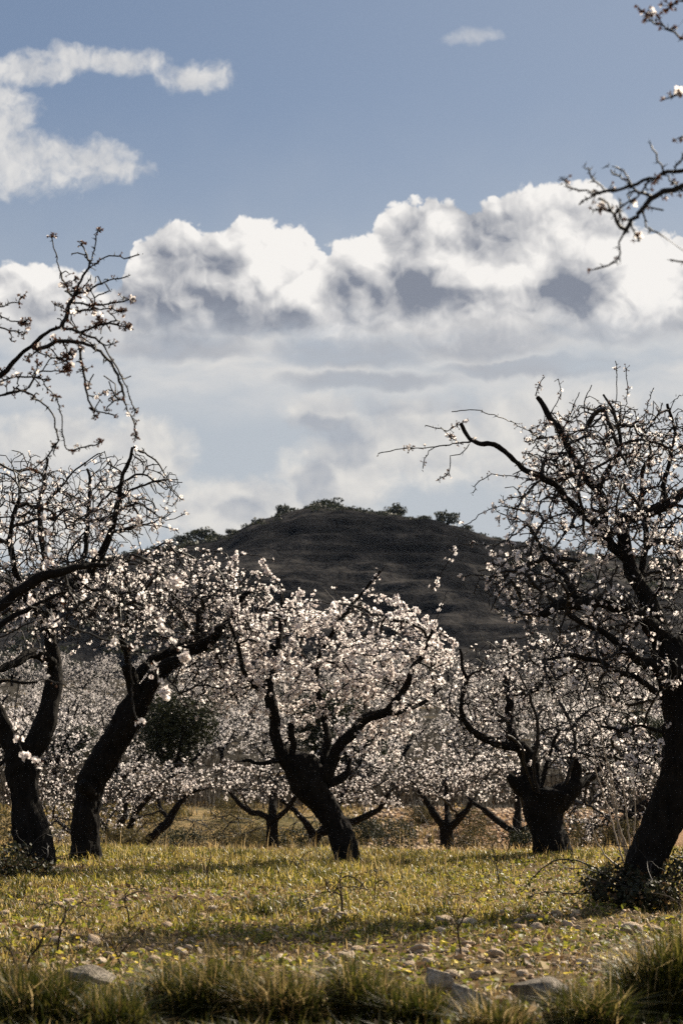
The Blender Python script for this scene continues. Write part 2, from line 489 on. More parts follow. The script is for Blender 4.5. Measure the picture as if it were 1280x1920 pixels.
def mat_hill():
    m, nt, out = material('hill_shaded_scrub')
    pos, g = objvec(nt)
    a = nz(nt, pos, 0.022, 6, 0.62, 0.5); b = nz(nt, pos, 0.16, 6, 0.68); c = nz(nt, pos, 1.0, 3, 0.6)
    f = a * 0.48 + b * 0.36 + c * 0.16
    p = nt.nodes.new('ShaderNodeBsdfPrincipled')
    nt.links.new(ramp(nt, f, [(0.41, (0.0060, 0.0061, 0.0068)), (0.49, (0.0175, 0.0172, 0.0180)), (0.59, (0.072, 0.066, 0.061))]), p.inputs['Base Color'])  # scrub colour darkened for cloud shade and cooled for haze
    p.inputs['Roughness'].default_value = 1.0; p.inputs['Specular IOR Level'].default_value = 0.0
    nt.links.new(bump(nt, b * 0.6 + c * 0.4, 1.2, 0.8), p.inputs['Normal'])
    nt.links.new(p.outputs[0], out.inputs[0])
    return m
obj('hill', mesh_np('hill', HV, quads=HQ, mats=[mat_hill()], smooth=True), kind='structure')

# ================================================================== almond trees
def catmull(P, step):
    """smooth resampled polyline; P (n, k) with xyz first"""
    P = np.asarray(P, float)
    if len(P) == 2: Q = np.vstack([2 * P[0] - P[1], P, 2 * P[1] - P[0]])
    else: Q = np.vstack([2 * P[0] - P[1], P, 2 * P[-1] - P[-2]])
    out = []
    for i in range(1, len(Q) - 2):
        p0, p1, p2, p3 = Q[i - 1:i + 3]
        n = max(2, int(np.ceil(np.linalg.norm(p2[:3] - p1[:3]) / step)))
        t = np.linspace(0, 1, n, endpoint=False)[:, None]
        out.append(0.5 * ((2 * p1) + (-p0 + p2) * t + (2 * p0 - 5 * p1 + 4 * p2 - p3) * t ** 2 + (-p0 + 3 * p1 - 3 * p2 + p3) * t ** 3))
    out.append(P[-1:])
    return np.vstack(out)

def tube(path, rad, sides, rough=0.0, furrow=0, seed=0.0, cap=True, flare=0.0):
    """one gnarled limb: rings along a path, radius broken by lumps and bark furrows"""
    path = np.asarray(path); n = len(path)
    d = np.gradient(path, axis=0); d = unit(d)
    u = np.zeros_like(d)
    ref = np.array([0.0, 1.0, 0.0]) if abs(d[0][1]) < 0.8 else np.array([1.0, 0, 0])
    v0 = np.cross(d[0], ref); u[0] = v0 / np.linalg.norm(v0)
    for i in range(1, n):
        w = u[i - 1] - d[i] * np.dot(u[i - 1], d[i]); u[i] = w / np.linalg.norm(w)
    v = np.cross(d, u)
    a = np.linspace(0, 2 * np.pi, sides, endpoint=False)
    r = np.asarray(rad)[:, None] * np.ones((1, sides))
    dirs = u[:, None, :] * np.cos(a)[None, :, None] + v[:, None, :] * np.sin(a)[None, :, None]
    s = np.concatenate([[0], np.cumsum(np.linalg.norm(np.diff(path, axis=0), axis=1))])
    if flare:
        k = flare * np.exp(-s / 0.16)[:, None] * (0.65 + 0.6 * np.cos(a * 3 + seed)[None, :] * 0.5 + 0.35 * np.cos(a * 5 + seed * 2)[None, :])
        r = r * (1 + np.clip(k, -0.1, None))
    if rough:
        pts = path[:, None, :] + dirs * r[..., None]
        lump = fbm(pts[..., 0] * 5 + seed, pts[..., 1] * 5, pts[..., 2] * 4, 3) - 0.5
        tw = a[None, :] + s[:, None] * 0.9
        fur = fbm(np.cos(tw) * 3.4 + seed, np.sin(tw) * 3.4, s[:, None] * 1.6 + seed, 3) - 0.5
        fin = fbm(pts[..., 0] * 32, pts[..., 1] * 32, pts[..., 2] * 12 + seed, 2) - 0.5
        r = r * (1 + rough * (1.1 * lump + 0.9 * fur)) + furrow * fin
    V = (path[:, None, :] + dirs * r[..., None]).reshape(-1, 3)
    i = np.arange(n - 1)[:, None] * sides; j = np.arange(sides)[None, :]; k = (j + 1) % sides
    Q = np.stack([i + j, i + k, i + sides + k, i + sides + j], -1).reshape(-1, 4)
    T = []
    if cap:
        for base, c, sg in ((0, path[0], 1), ((n - 1) * sides, path[-1] + d[-1] * rad[-1] * 0.25, -1)):
            ci = len(V); V = np.vstack([V, c])
            jj = np.arange(sides); kk = (jj + 1) % sides
            T.append(np.stack([np.full(sides, ci), base + (kk if sg > 0 else jj), base + (jj if sg > 0 else kk)], -1))
    return V, Q, (np.vstack(T) if T else np.zeros((0, 3), int))

# ---- blossom templates: five cupped petals round a dark calyx
def flower(cup, gap, seed, notch=True):
    r = np.random.default_rng(seed)
    V, T, Mt = [], [], []
    for k in range(5):
        a = 2 * np.pi * k / 5 + r.normal(0, 0.10)
        c = cup + r.normal(0, 0.16)
        wdt = 0.44 * (1 - gap) * r.uniform(0.85, 1.1); ln = r.uniform(0.88, 1.08)
        def pt(rad, side, lift=0.0):
            x, y = rad, side
            z = math.sin(c) * rad + lift; x = math.cos(c) * rad
            return [x * math.cos(a) - y * math.sin(a), x * math.sin(a) + y * math.cos(a), z]
        b = len(V)
        V += [pt(0.10, 0), pt(0.55 * ln, -wdt, 0.10), pt(0.98 * ln, -wdt * 0.45, 0.06), pt(0.98 * ln, wdt * 0.45, 0.06), pt(0.55 * ln, wdt, 0.10)]
        T += [[b, b + 1, b + 2], [b, b + 2, b + 3], [b, b + 3, b + 4]]; Mt += [0, 0, 0]
    b = len(V)                                     # calyx and stalk
    V += [[0.17, 0, 0.12], [-0.09, 0.15, 0.12], [-0.09, -0.15, 0.12], [0, 0, -0.42], [0, 0, 0.2]]
    T += [[b, b + 1, b + 3], [b + 1, b + 2, b + 3], [b + 2, b, b + 3], [b, b + 4, b + 1], [b + 1, b + 4, b + 2], [b + 2, b + 4, b]]; Mt += [1] * 6
    return np.array(V), np.array(T), np.array(Mt)
def bud(seed):
    V, T, Mt = [], [], []
    for k in range(4):
        a = k * np.pi / 2
        V.append([0.26 * math.cos(a), 0.26 * math.sin(a), 0.15])
    V += [[0, 0, 0.62], [0, 0, -0.4]]
    for k in range(4):
        T += [[k, (k + 1) % 4, 4], [(k + 1) % 4, k, 5]]; Mt += [0, 1]
    return np.array(V), np.array(T), np.array(Mt)
def blur_flower(cup, seed):                         # the same five petals for trees far off
    r = np.random.default_rng(seed); V, T = [], []
    for k in range(5):
        a = 2 * np.pi * k / 5 + r.normal(0, 0.2); c = cup + r.normal(0, 0.25); ca, sa = math.cos(a), math.sin(a)
        b = len(V)
        for rad, s in ((0.05, 0), (0.95, -0.42), (0.95, 0.42)):
            x, z = math.cos(c) * rad, math.sin(c) * rad
            V.append([x * ca - s * sa, x * sa + s * ca, z])
        T.append([b, b + 1, b + 2])
    return np.array(V), np.array(T), np.zeros(5, int)
def dim_flower(seed):
    """brown sepal star for buds and for blossom darkened against the bright sky"""
    r = np.random.default_rng(seed); V, T, Mt = [], [], []
    for k in range(7):
        a = k * 0.9 + r.normal(0, 0.2); c = r.uniform(0.1, 1.1); ca, sa = math.cos(a), math.sin(a); b = len(V); L = r.uniform(0.55, 0.95)
        for rad, s in ((0.0, 0.10), (0.0, -0.10), (L * 0.6, -0.16), (L, 0.02), (L * 0.6, 0.16)):
            x, z = math.cos(c) * rad, math.sin(c) * rad
            V.append([x * ca - s * sa, x * sa + s * ca, z])
        T += [[b, b + 1, b + 2], [b, b + 2, b + 4], [b + 4, b + 2, b + 3]]; Mt += [0 if k == 3 and seed == 7 else 1] * 3
    return np.array(V), np.array(T), np.array(Mt)
FLOWERS = [flower(0.25, 0.0, 1), flower(0.55, 0.05, 2), flower(0.05, 0.1, 3), flower(0.85, 0.0, 4), bud(5), dim_flower(6), dim_flower(7)]
FARFL = [blur_flower(0.3, 1), blur_flower(0.7, 2)]
FL_MESH = [mesh_np('blossom', V, tris=T, mats=[M_PETAL, M_CALYX], tri_mat=Mt) for V, T, Mt in FLOWERS]

def frames(nrm, spin):
    """rotation matrices (n,3,3) whose third column is nrm"""
    w = unit(nrm)
    h = np.where(np.abs(w[:, 2:3]) < 0.9, np.array([[0, 0, 1.0]]), np.array([[1.0, 0, 0]]))
    u = unit(np.cross(h, w)); v = np.cross(w, u)
    c, s = np.cos(spin)[:, None], np.sin(spin)[:, None]
    return np.stack([u * c + v * s, v * c - u * s, w], -1)

def scatter(tmpls, kind, pos, R, size):
    """many small copies of the templates as one vertex / triangle list"""
    VV, TT, MM, off = [], [], [], 0
    for k, (V, T, Mt) in enumerate(tmpls):
        sel = np.where(kind == k)[0]
        if not len(sel): continue
        sz = size[sel]
        W = np.einsum('nij,vj->nvi', R[sel], V) * (sz[:, None, None] if sz.ndim == 1 else sz[:, None, :]) + pos[sel][:, None, :]
        VV.append(W.reshape(-1, 3))
        TT.append((T[None] + (np.arange(len(sel)) * len(V))[:, None, None]).reshape(-1, 3) + off)
        MM.append(np.tile(Mt, len(sel))); off += len(sel) * len(V)
    return np.vstack(VV), np.vstack(TT), np.concatenate(MM)

class Grow:
    """twigs reach, one after another, from the nearest wood to points spread through the crown"""
    def __init__(self, seed, cap=60000):
        self.r = np.random.default_rng(seed)
        self.p = np.zeros((cap, 3)); self.par = np.full(cap, -1); self.limb = np.zeros(cap, bool); self.dir = np.zeros((cap, 3))
        self.hand = np.zeros(cap, bool); self.ok = np.zeros(cap, bool); self.lr = np.zeros(cap); self.n = 0
    def add(self, p, par, d, limb=False, lr=0.0, ok=True):
        i = self.n; self.p[i] = p; self.par[i] = par; self.dir[i] = d; self.limb[i] = limb; self.lr[i] = lr; self.ok[i] = ok; self.n += 1
        return i
    def add_limb(self, path, rad, ok_from=0.0):
        d = unit(np.gradient(path, axis=0)); last = -1
        for k in range(len(path)):
            last = self.add(path[k], last, d[k], True, rad[k], k >= ok_from * len(path))
    def add_twig(self, path):
        """a twig drawn by hand, joined to the nearest wood"""
        d = unit(np.gradient(path, axis=0))
        q = np.where(self.ok[:self.n])[0]
        last = q[np.argmin(((self.p[q] - path[0]) ** 2).sum(1))]
        for k in range(len(path)):
            last = self.add(path[k] + self.r.normal(0, 0.004, 3), last, d[k]); self.hand[last] = True
    def reach(self, t, step=0.07, wob=0.35, sag=0.0, maxlen=1.3):
        n = self.n
        dv = t - self.p[:n]; dist = np.sqrt((dv ** 2).sum(1)) + 1e-6
        cosb = (dv * self.dir[:n]).sum(1) / dist
        cost = dist * (1.35 - 0.35 * cosb) + np.where(self.ok[:n], 0, 1e6)
        i = int(np.argmin(cost)); L = dist[i]
        if L < step * 0.6 or L > maxlen: return
        a, d0 = self.p[i], self.dir[i]
        k = max(2, int(L / step) + 1)
        side = self.r.normal(0, 1, 3); side -= d0 * side.dot(d0); side /= np.linalg.norm(side) + 1e-9
        c1 = a + dv[i] * 0.22 + (d0 * 0.42 + side * 0.22 * self.r.random()) * L * 0.45 + self.r.normal(0, 0.05, 3) * L
        c1[2] += 0.10 * L - sag * L
        last, prev = i, a
        w = np.zeros(3)
        for q in range(1, k + 1):
            s = q / k
            w = w * 0.6 + self.r.normal(0, 1, 3) * step * wob * 0.5
            p = (1 - s) ** 2 * a + 2 * s * (1 - s) * c1 + s * s * t + w * min(1.0, 2.5 * s * (1.25 - s) + 0.1)
            dd = p - prev; ln = np.linalg.norm(dd)
            if ln < 1e-5: continue
            last = self.add(p, last, dd / ln); prev = p
    def radii(self, tip, power=2.6):
        n = self.n; acc = np.zeros(n); has = np.zeros(n, bool)
        has[self.par[:n][self.par[:n] >= 0]] = True
        r = np.zeros(n)
        for i in range(n - 1, -1, -1):
            r[i] = (acc[i] if has[i] and acc[i] > 0 else tip ** power) ** (1 / power) if not self.limb[i] else self.lr[i]
            p = self.par[i]
            if p >= 0 and not self.limb[i] and not self.limb[p]: acc[p] += r[i] ** power
        return r
    def mesh(self, rad, rmax=0.05):
        """all twigs as rings joined to their parents"""
        n = self.n; idx = np.where(~self.limb[:n])[0]
        par = self.par[idx]
        first = np.zeros(n, bool); seen = {}
        for i, p in zip(idx, par):
            if self.limb[p] or p in seen: first[i] = True
            else: seen[p] = i
        # a ring for each twig node, and an extra one where a twig leaves older wood
        st = idx[first[idx]]
        P = np.vstack([self.p[idx], self.p[self.par[st]]]); D = np.vstack([self.dir[idx], self.dir[st]])
        R = np.minimum(np.concatenate([rad[idx], rad[st]]), rmax)
        row = np.full(n, -1); row[idx] = np.arange(len(idx))
        low = np.where(first[idx], 0, row[np.maximum(par, 0)])
        low[first[idx]] = len(idx) + np.arange(len(st))
        sides = 4
        ref = np.array([0.31, 0.93, 0.2]); u = unit(np.cross(D, ref)); v = np.cross(D, u)
        a = np.arange(sides) * 2 * np.pi / sides
        ring = P[:, None, :] + R[:, None, None] * (u[:, None, :] * np.cos(a)[None, :, None] + v[:, None, :] * np.sin(a)[None, :, None])
        up = np.arange(len(idx))[:, None] * sides; lo = low[:, None] * sides
        j = np.arange(sides)[None]; k = (j + 1) % sides
        Q = np.stack([lo + j, lo + k, up + k, up + j], -1).reshape(-1, 4)
        return ring.reshape(-1, 3), Q, idx

def almond_tree(label, group, dist, trunk, limbs, crowns, hand=(), seed=1, tip=0.0032, n_fl=3000, fsize=0.024, single=300, far=False, step=0.07,
                wob=0.35, sag=0.0, twig_density=1.0, root_flare=0.5, trunk_extra=None, fl_prob=None, name='almond_tree', low_fl=None, stalk=0.03, maxlen=1.3, buds=0.12, dim_low=0.10, dim_high=0.10, dim_rows=(1100, 900), limb_k=0.88, hand_w=1.5, n_spur=1500, tip_w=2.0):
    """trunk: [(px, py, halfwidth px)]; limbs: lists of (px, py, halfwidth, depth offset m); crowns: (px, py, rx, ry, depth, depth radius, n)"""
    r = np.random.default_rng(seed)
    ppm = FPX / dist
    def conv(lst, d_default=0.0):
        out = []
        for q in lst:
            dd = q[3] if len(q) > 3 else d_default
            p = at(q[0], q[1], dist + dd); out.append([*p, q[2] / ppm])
        return np.array(out)
    T = conv(trunk)
    base = T[0, :3].copy(); base[2] = gz(base[0], base[1])
    T[0, 2] = base[2] - 0.12
    root = empty(name, base, label, 'tree', group)
    G = Grow(seed)
    tp = catmull(T, 0.03 if not far else 0.12)
    if not far:
        tp[:, :3] += (np.stack([fbm(tp[:, 2] * 2.2, seed + k * 9.0, 0.0, 2) for k in range(3)], 1) - 0.5) * np.array([0.05, 0.08, 0.0]) * sstep(np.arange(len(tp)), 0, 12)[:, None]
    V, Q, Tr = tube(tp[:, :3], tp[:, 3], 48 if not far else 10, 0.46 if not far else 0.15, 0.05 if not far else 0.0, seed, flare=root_flare)
    obj('trunk', mesh_np('trunk', V, tris=Tr, quads=Q, mats=[M_BARK], smooth=True), root)
    G.add_limb(tp[:, :3], tp[:, 3], 0.75)
    for k, L in enumerate(limbs):
        lp = catmull(conv(L), 0.03 if not far else 0.12)
        if not far:
            kk = np.arange(len(lp)); am = 0.045 * sstep(kk, 0, 10)[:, None]; lp[:, 3] *= limb_k
            s = kk * 0.03
            lp[:, :3] += (np.stack([fbm(s * 4.6, seed + k * 5.0 + q * 17.0, 0.0, 3) for q in range(3)], 1) - 0.5) * 2 * am
            lp[:, 3] *= 0.85 + 0.3 * fbm(s * 5.0, seed + k, 3.0, 2)
        V, Q, Tr = tube(lp[:, :3], lp[:, 3], 14 if not far else 6, 0.42 if not far else 0.0, 0.012 if not far else 0.0, seed + k * 3.1)
        obj('branch', mesh_np('branch', V, tris=Tr, quads=Q, mats=[M_BARK], smooth=True), root)
        G.add_limb(lp[:, :3], lp[:, 3], 0.06)
    for L in hand:
        q = conv([(a[0], a[1], 1, a[2] if len(a) > 2 else 0.0) for a in L])
        G.add_twig(catmull(q[:, :3], step * 0.7))
    # points to reach, spread through the crown
    tg, wt_ = [], []
    for (px, py, rx, ry, dz, dr, n) in crowns:
        n = int(n * twig_density)
        q = r.normal(0, 1, (n, 3)); q = q / np.linalg.norm(q, axis=1, keepdims=True) * (r.random((n, 1)) ** 0.42)
        q *= 1 + 0.16 * (r.random((n, 1)) - 0.3)
        for a in q: tg.append(at(px + a[0] * rx, py + a[1] * ry, dist + dz + a[2] * dr))
    tg = np.array(tg) if tg else np.zeros((0, 3))
    r.shuffle(tg)
    k0 = int(len(tg) * 0.35)
    for t in tg[:k0]: G.reach(t, step, wob, sag, maxlen * 1.6)
    rest = tg[k0:]
    if len(rest):
        dmin = np.array([((G.p[:G.n] - t) ** 2).sum(1).min() for t in rest])
        for t in rest[np.argsort(dmin)]: G.reach(t, step, wob, sag, maxlen)
    rad = G.radii(tip)
    V, Q, idx = G.mesh(rad)
    # ---- spurs carrying blossom
    cand = idx[rad[idx] < max(0.02, tip * 3.2)]
    w = np.ones(len(cand)) if fl_prob is None else fl_prob(G.p[cand], dist)
    # blossom comes in runs along the wood, with bare stretches between
    w = w * (0.15 + sstep(fbm(G.p[cand, 0] * 3.1 + seed, G.p[cand, 1] * 3.1, G.p[cand, 2] * 3.1, 2), 0.36, 0.62))
    has = np.zeros(G.n, bool); has[G.par[:G.n][G.par[:G.n] >= 0]] = True
    w = w * np.where(G.hand[cand], hand_w, 1.0) * np.where(has[cand], 1.0, tip_w)
    pick = r.choice(len(cand), n_fl, p=w / w.sum())
    nclu = max(1, int(n_fl / (2.3 if not far else 1.5)))      # blossoms sit in clusters of a few
    clu = r.integers(0, nclu, n_fl); pick = pick[clu]
    nd = cand[pick]
    D = G.dir[nd]
    off = r.normal(0, 1, (n_fl, 3)) + np.array([0.1, -0.1, 0.30]); off -= D * (off * D).sum(1, keepdims=True) * 0.6; off = unit(off)
    ln = (rad[nd] + r.uniform(0.25, 1.0, n_fl) * stalk)[:, None]
    shift = r.uniform(-0.5, 0.5, nclu)[clu][:, None] + r.normal(0, 0.14, (n_fl, 1))
    pos = G.p[nd] + D * shift * step + off * ln
    nrm = off + r.normal(0, 0.35, (n_fl, 3))
    R = frames(nrm, r.uniform(0, 6.28, n_fl))
    size = fsize * r.uniform(0.72, 1.18, n_fl)
    if far:
        kind = r.integers(0, 2, n_fl)
        FV, FT, FM = scatter(FARFL, kind, pos, R, size)
    else:
        kind = r.choice(5, n_fl, p=[0.32 * (1 - buds) / 0.88, 0.24 * (1 - buds) / 0.88, 0.18 * (1 - buds) / 0.88, 0.14 * (1 - buds) / 0.88, buds])
        prow = 1450 - (pos[:, 2] - CAM_Z) * FPX / pos[:, 1]
        sp = dim_low + (dim_high - dim_low) * sstep(-prow, -dim_rows[0], -dim_rows[1])  # brown share changes with height: silhouetting against the sky put into flower colour
        go = r.random(n_fl) < sp
        kind = np.where(go, r.integers(5, 7, n_fl), kind); size = np.where(go, size * 0.85, size)
        # short spurs
        sp_a = G.p[nd]; sp_b = pos
        dd = unit(sp_b - sp_a); u = unit(np.cross(dd, np.array([0.2, 0.9, 0.3]))); v = np.cross(dd, u)
        ring = []
        for k in range(3):
            a = k * 2.0944; o = u * math.cos(a) + v * math.sin(a)
            ring += [sp_a + o * tip * 0.9, sp_b + o * tip * 0.5]
        SV = np.stack(ring, 1)                                   # n, 6, 3
        b = len(V) + np.arange(n_fl)[:, None] * 6
        SQ = np.concatenate([np.stack([b[:, 0] + 2 * k, b[:, 0] + (2 * k + 2) % 6, b[:, 0] + (2 * k + 3) % 6, b[:, 0] + 2 * k + 1], -1) for k in range(3)])
        V = np.vstack([V, SV.reshape(-1, 3)]); Q = np.vstack([Q, SQ])
        # bare spurs, one short spike each
        qs = cand[r.choice(len(cand), n_spur, p=np.where(G.hand[cand], hand_w, 1.0) / np.where(G.hand[cand], hand_w, 1.0).sum())]
        o1 = r.normal(0, 1, (n_spur, 3)); o1 -= G.dir[qs] * (o1 * G.dir[qs]).sum(1, keepdims=True) * 0.7; o1 = unit(o1 + G.dir[qs] * 0.4)
        sa_ = G.p[qs] + G.dir[qs] * r.uniform(-0.5, 0.5, (n_spur, 1)) * step; sb_ = sa_ + o1 * (r.uniform(0.5, 1.4, (n_spur, 1)) * stalk)
        u = unit(np.cross(o1, np.array([0.2, 0.9, 0.3]))); v = np.cross(o1, u); b = len(V) + np.arange(n_spur) * 4
        SV = np.stack([sa_ + (u * math.cos(k * 2.0944) + v * math.sin(k * 2.0944)) * tip * 1.1 for k in range(3)] + [sb_], 1)
        ST = np.concatenate([np.stack([b + k, b + (k + 1) % 3, b + 3], -1) for k in range(3)])
        V = np.vstack([V, SV.reshape(-1, 3)])
        # the blossoms nearest the viewer stand alone, the others make one mass
        vis = np.ones(n_fl, bool)
        px = 640 + FPX * pos[:, 0] / pos[:, 1]
        score = pos[:, 1] + np.where((px > 5) & (px < 1275), 0, 50)
        order = np.argsort(score)[:single]
        order = order[score[order] < 45]
        near = np.zeros(n_fl, bool); near[order] = True
        tw = obj('twigs', mesh_np('twigs', V, tris=ST, quads=Q, mats=[M_TWIG]), root, kind='stuff')
        for i in order:
            o = bpy.data.objects.new('blossom', FL_MESH[kind[i]])
            m = np.eye(4); m[:3, :3] = R[i] * size[i]; m[:3, 3] = pos[i]
            from_m = m
            C.objects.link(o); o.parent = tw
            o.matrix_basis = Matrix(from_m.tolist())
        if (~near).sum():
            FV, FT, FM = scatter(FLOWERS, kind[~near], pos[~near], R[~near], size[~near])
        else: FV = None
    if far: tw = obj('twigs', mesh_np('twigs', V, quads=Q, mats=[M_TWIG]), root, kind='stuff')
    if FV is not None:
        obj('blossoms', mesh_np('blossoms', FV, tris=FT, mats=[M_PETAL, M_CALYX], tri_mat=FM), tw, kind='stuff', world=False)
    return root

# ------------------------------------------------------------------ the trees one can tell apart (positions read off the photo, depth added)
NEAR_G = 'old almond trees in the front row'
# A: thick forked tree by the left edge
almond_tree('thick dark almond tree with a low fork, beside the leaning one, by the left edge', NEAR_G, 19.6,
    [(66, 1640, 30), (60, 1590, 30), (50, 1530, 28), (44, 1470, 28), (44, 1425, 31), (46, 1392, 33)],
    [[(52, 1425, 27), (74, 1375, 25), (92, 1320, 22), (100, 1270, 20, 0.1), (98, 1215, 17, 0.15), (97, 1150, 15, 0.2), (128, 1104, 13, 0.1), (166, 1076, 11, 0.0), (205, 1005, 8, -0.1), (220, 935, 5, -0.2), (249, 838, 3, -0.3)],
     [(38, 1425, 25), (14, 1375, 23), (-10, 1330, 20), (-40, 1270, 17), (-60, 1180, 13, 0.2), (-50, 1080, 9, 0.3), (-70, 960, 5, 0.4)],
     [(98, 1245, 14), (66, 1222, 13, -0.2), (30, 1240, 10, -0.5), (-20, 1262, 8, -0.8)],
     [(97, 1150, 12, 0.2), (84, 1080, 9, 0.35), (80, 1000, 7, 0.5), (78, 925, 5, 0.6), (88, 862, 3, 0.6)],
     [(140, 1098, 9), (158, 1040, 7, 0.3), (163, 960, 5, 0.5), (166, 880, 3, 0.6)],
     [(97, 1180, 10, 0.1), (40, 1110, 8, -0.2), (20, 1020, 6, -0.4), (35, 930, 4, -0.5)]],
    [(110, 1010, 150, 140, 0.1, 1.1, 330), (225, 930, 115, 90, 0.0, 0.8, 170), (60, 1130, 170, 110, 0.0, 1.2, 240), (20, 930, 120, 90, 0.2, 0.9, 130), (200, 1120, 130, 90, -0.1, 1.0, 150), (-90, 1050, 120, 140, 0.3, 1.2, 90)],
    hand=[[(249, 838, -0.3), (290, 862, -0.3), (318, 900, -0.35), (342, 905, -0.4)], [(225, 930, -0.2), (280, 905, -0.2), (335, 898, -0.2)],
          [(215, 960, -0.2), (262, 945, -0.3), (310, 975, -0.4), (342, 965, -0.4)], [(300, 885, -0.3), (330, 925, -0.4), (341, 938, -0.4)], [(206, 1000), (270, 985, -0.1), (318, 990, -0.2), (338, 1000, -0.2)]],
    seed=3, n_fl=4600, fsize=0.0205, wob=0.28, twig_density=2.5, tip=0.0043, dim_low=0.08, dim_high=0.45, dim_rows=(1080, 960), limb_k=0.78)
# B: leaning tree next to it
almond_tree('leaning dark almond tree with an S-shaped trunk and a cut stub, left of the middle', NEAR_G, 22.4,
    [(160, 1618, 27), (160, 1570, 25), (165, 1510, 24), (176, 1460, 25), (205, 1405, 27), (236, 1355, 27), (262, 1315, 25)],
    [[(258, 1318, 20), (250, 1290, 15, -0.1), (244, 1262, 15, -0.15), (234, 1248, 10, -0.2)],
     [(252, 1275, 12), (288, 1236, 11, 0.2), (345, 1210, 11, 0.4), (374, 1190, 10, 0.4), (376, 1140, 8, 0.5), (382, 1082, 7, 0.5), (392, 1062, 5, 0.5)],
     [(262, 1315, 20), (288, 1282, 17, 0.0), (320, 1250, 14, 0.0), (360, 1222, 12, -0.1), (408, 1190, 10, -0.2), (440, 1140, 7, -0.3), (470, 1100, 4, -0.4)],
     [(244, 1262, 8, -0.1), (232, 1200, 6, -0.3), (240, 1130, 5, -0.4), (225, 1060, 3, -0.5)],
     [(172, 1490, 11, -0.1), (158, 1474, 12, -0.25), (154, 1466, 9, -0.3)]],
    [(330, 1120, 130, 90, 0.1, 1.1, 260), (420, 1150, 110, 90, 0.0, 1.1, 230), (250, 1140, 110, 90, -0.2, 1.0, 160), (400, 1260, 100, 80, 0.1, 1.0, 150), (330, 1060, 70, 50, 0.0, 0.7, 60)],
    hand=[[(392, 1062, 0.5), (425, 1050, 0.4), (470, 1040, 0.3), (515, 1052, 0.2)], [(440, 1140, -0.3), (432, 1080, -0.3), (428, 1045, -0.3)], [(320, 1250), (340, 1310, -0.2), (372, 1350, -0.3)], [(300, 1255, 0.1), (330, 1290, -0.4), (350, 1330, -0.5)]],
    seed=8, n_fl=2900, fsize=0.0215, wob=0.24, twig_density=2.5, tip=0.0044, dim_high=0.3, dim_rows=(1100, 1000))
# C: the tree in the middle, in full flower
almond_tree('almond tree in full white blossom with a leaning trunk in the middle', NEAR_G, 22.0,
    [(652, 1624, 25), (645, 1590, 23), (636, 1560, 22), (619, 1527, 23), (597, 1496, 26), (578, 1464, 32), (566, 1436, 36), (562, 1418, 33)],
    [[(548, 1440, 20), (534, 1424, 16, -0.05), (524, 1395, 14, -0.1), (517, 1362, 12, -0.1), (505, 1312, 11, -0.15), (510, 1266, 10, -0.1), (517, 1226, 9, 0.0), (523, 1192, 7, 0.1), (532, 1140, 5, 0.2), (525, 1100, 3, 0.3)],
     [(549, 1432, 10, -0.1), (548, 1392, 8, -0.15), (549, 1356, 7, -0.2)],
     [(604, 1452, 12, 0.1), (610, 1420, 10, 0.2), (615, 1387, 9, 0.3), (606, 1350, 8, 0.4), (601, 1312, 7, 0.4), (594, 1265, 6, 0.3), (606, 1220, 5, 0.3), (640, 1165, 4, 0.2), (680, 1110, 3, 0.1), (716, 1068, 2.2, 0.0)],
     [(606, 1462, 16, -0.05), (622, 1430, 14, -0.1), (638, 1400, 12, -0.1), (668, 1366, 11, -0.15), (706, 1340, 10, -0.2), (736, 1322, 8, -0.3), (766, 1274, 6, -0.4), (786, 1225, 5, -0.4), (808, 1180, 3, -0.5)],
     [(706, 1340, 7, -0.2), (752, 1335, 5, 0.0), (792, 1318, 4, 0.3), (826, 1290, 3, 0.5)],
     [(505, 1306, 8, -0.1), (484, 1292, 6, -0.3), (462, 1262, 5, -0.5), (450, 1220, 4, -0.6), (430, 1170, 3, -0.7)],
     [(512, 1214, 6, 0.0), (488, 1207, 5, 0.2), (458, 1206, 4, 0.4), (425, 1190, 3, 0.6)],
     [(524, 1425, 5, -0.1), (500, 1432, 4.5, -0.2), (478, 1433, 4, -0.3), (456, 1426, 3, -0.4)],
     [(612, 1470, 12, 0.0), (634, 1462, 10, 0.1), (650, 1446, 8, 0.15), (655, 1425, 5, 0.2)],
     [(594, 1265, 5, 0.3), (566, 1220, 4, 0.6), (572, 1170, 3, 0.8)],
     [(668, 1366, 7, -0.15), (684, 1320, 5, 0.4), (700, 1260, 4, 0.7), (722, 1200, 3, 0.8)]],
    [(600, 1235, 150, 110, 0.2, 1.2, 300), (735, 1225, 110, 95, 0.0, 1.2, 280), (500, 1180, 110, 90, 0.1, 1.1, 210), (650, 1160, 150, 60, 0.1, 1.0, 150), (740, 1320, 95, 60, 0.1, 0.9, 130), (455, 1270, 70, 90, -0.1, 0.9, 90), (690, 1390, 70, 45, 0.2, 0.7, 60), (570, 1330, 60, 60, 0.3, 0.8, 70), (810, 1240, 45, 70, 0.0, 0.7, 60)],
    hand=[[(680, 1110, 0.1), (705, 1085), (722, 1060)], [(690, 1120, 0.1), (700, 1090, 0.2), (706, 1066, 0.2)], [(808, 1180, -0.5), (826, 1140, -0.5), (838, 1108, -0.5)], [(525, 1100, 0.3), (500, 1070, 0.3), (492, 1052, 0.3)], [(640, 1165), (632, 1120), (628, 1105)], [(560, 1180, 0.4), (556, 1140, 0.4), (562, 1110, 0.4)], [(450, 1180, -0.4), (440, 1110, -0.4), (442, 1045, -0.4)]],
    seed=21, n_fl=8400, fsize=0.0245, limb_k=0.85, tip=0.0042, wob=0.22, buds=0.05, dim_low=0.04, dim_high=0.04)
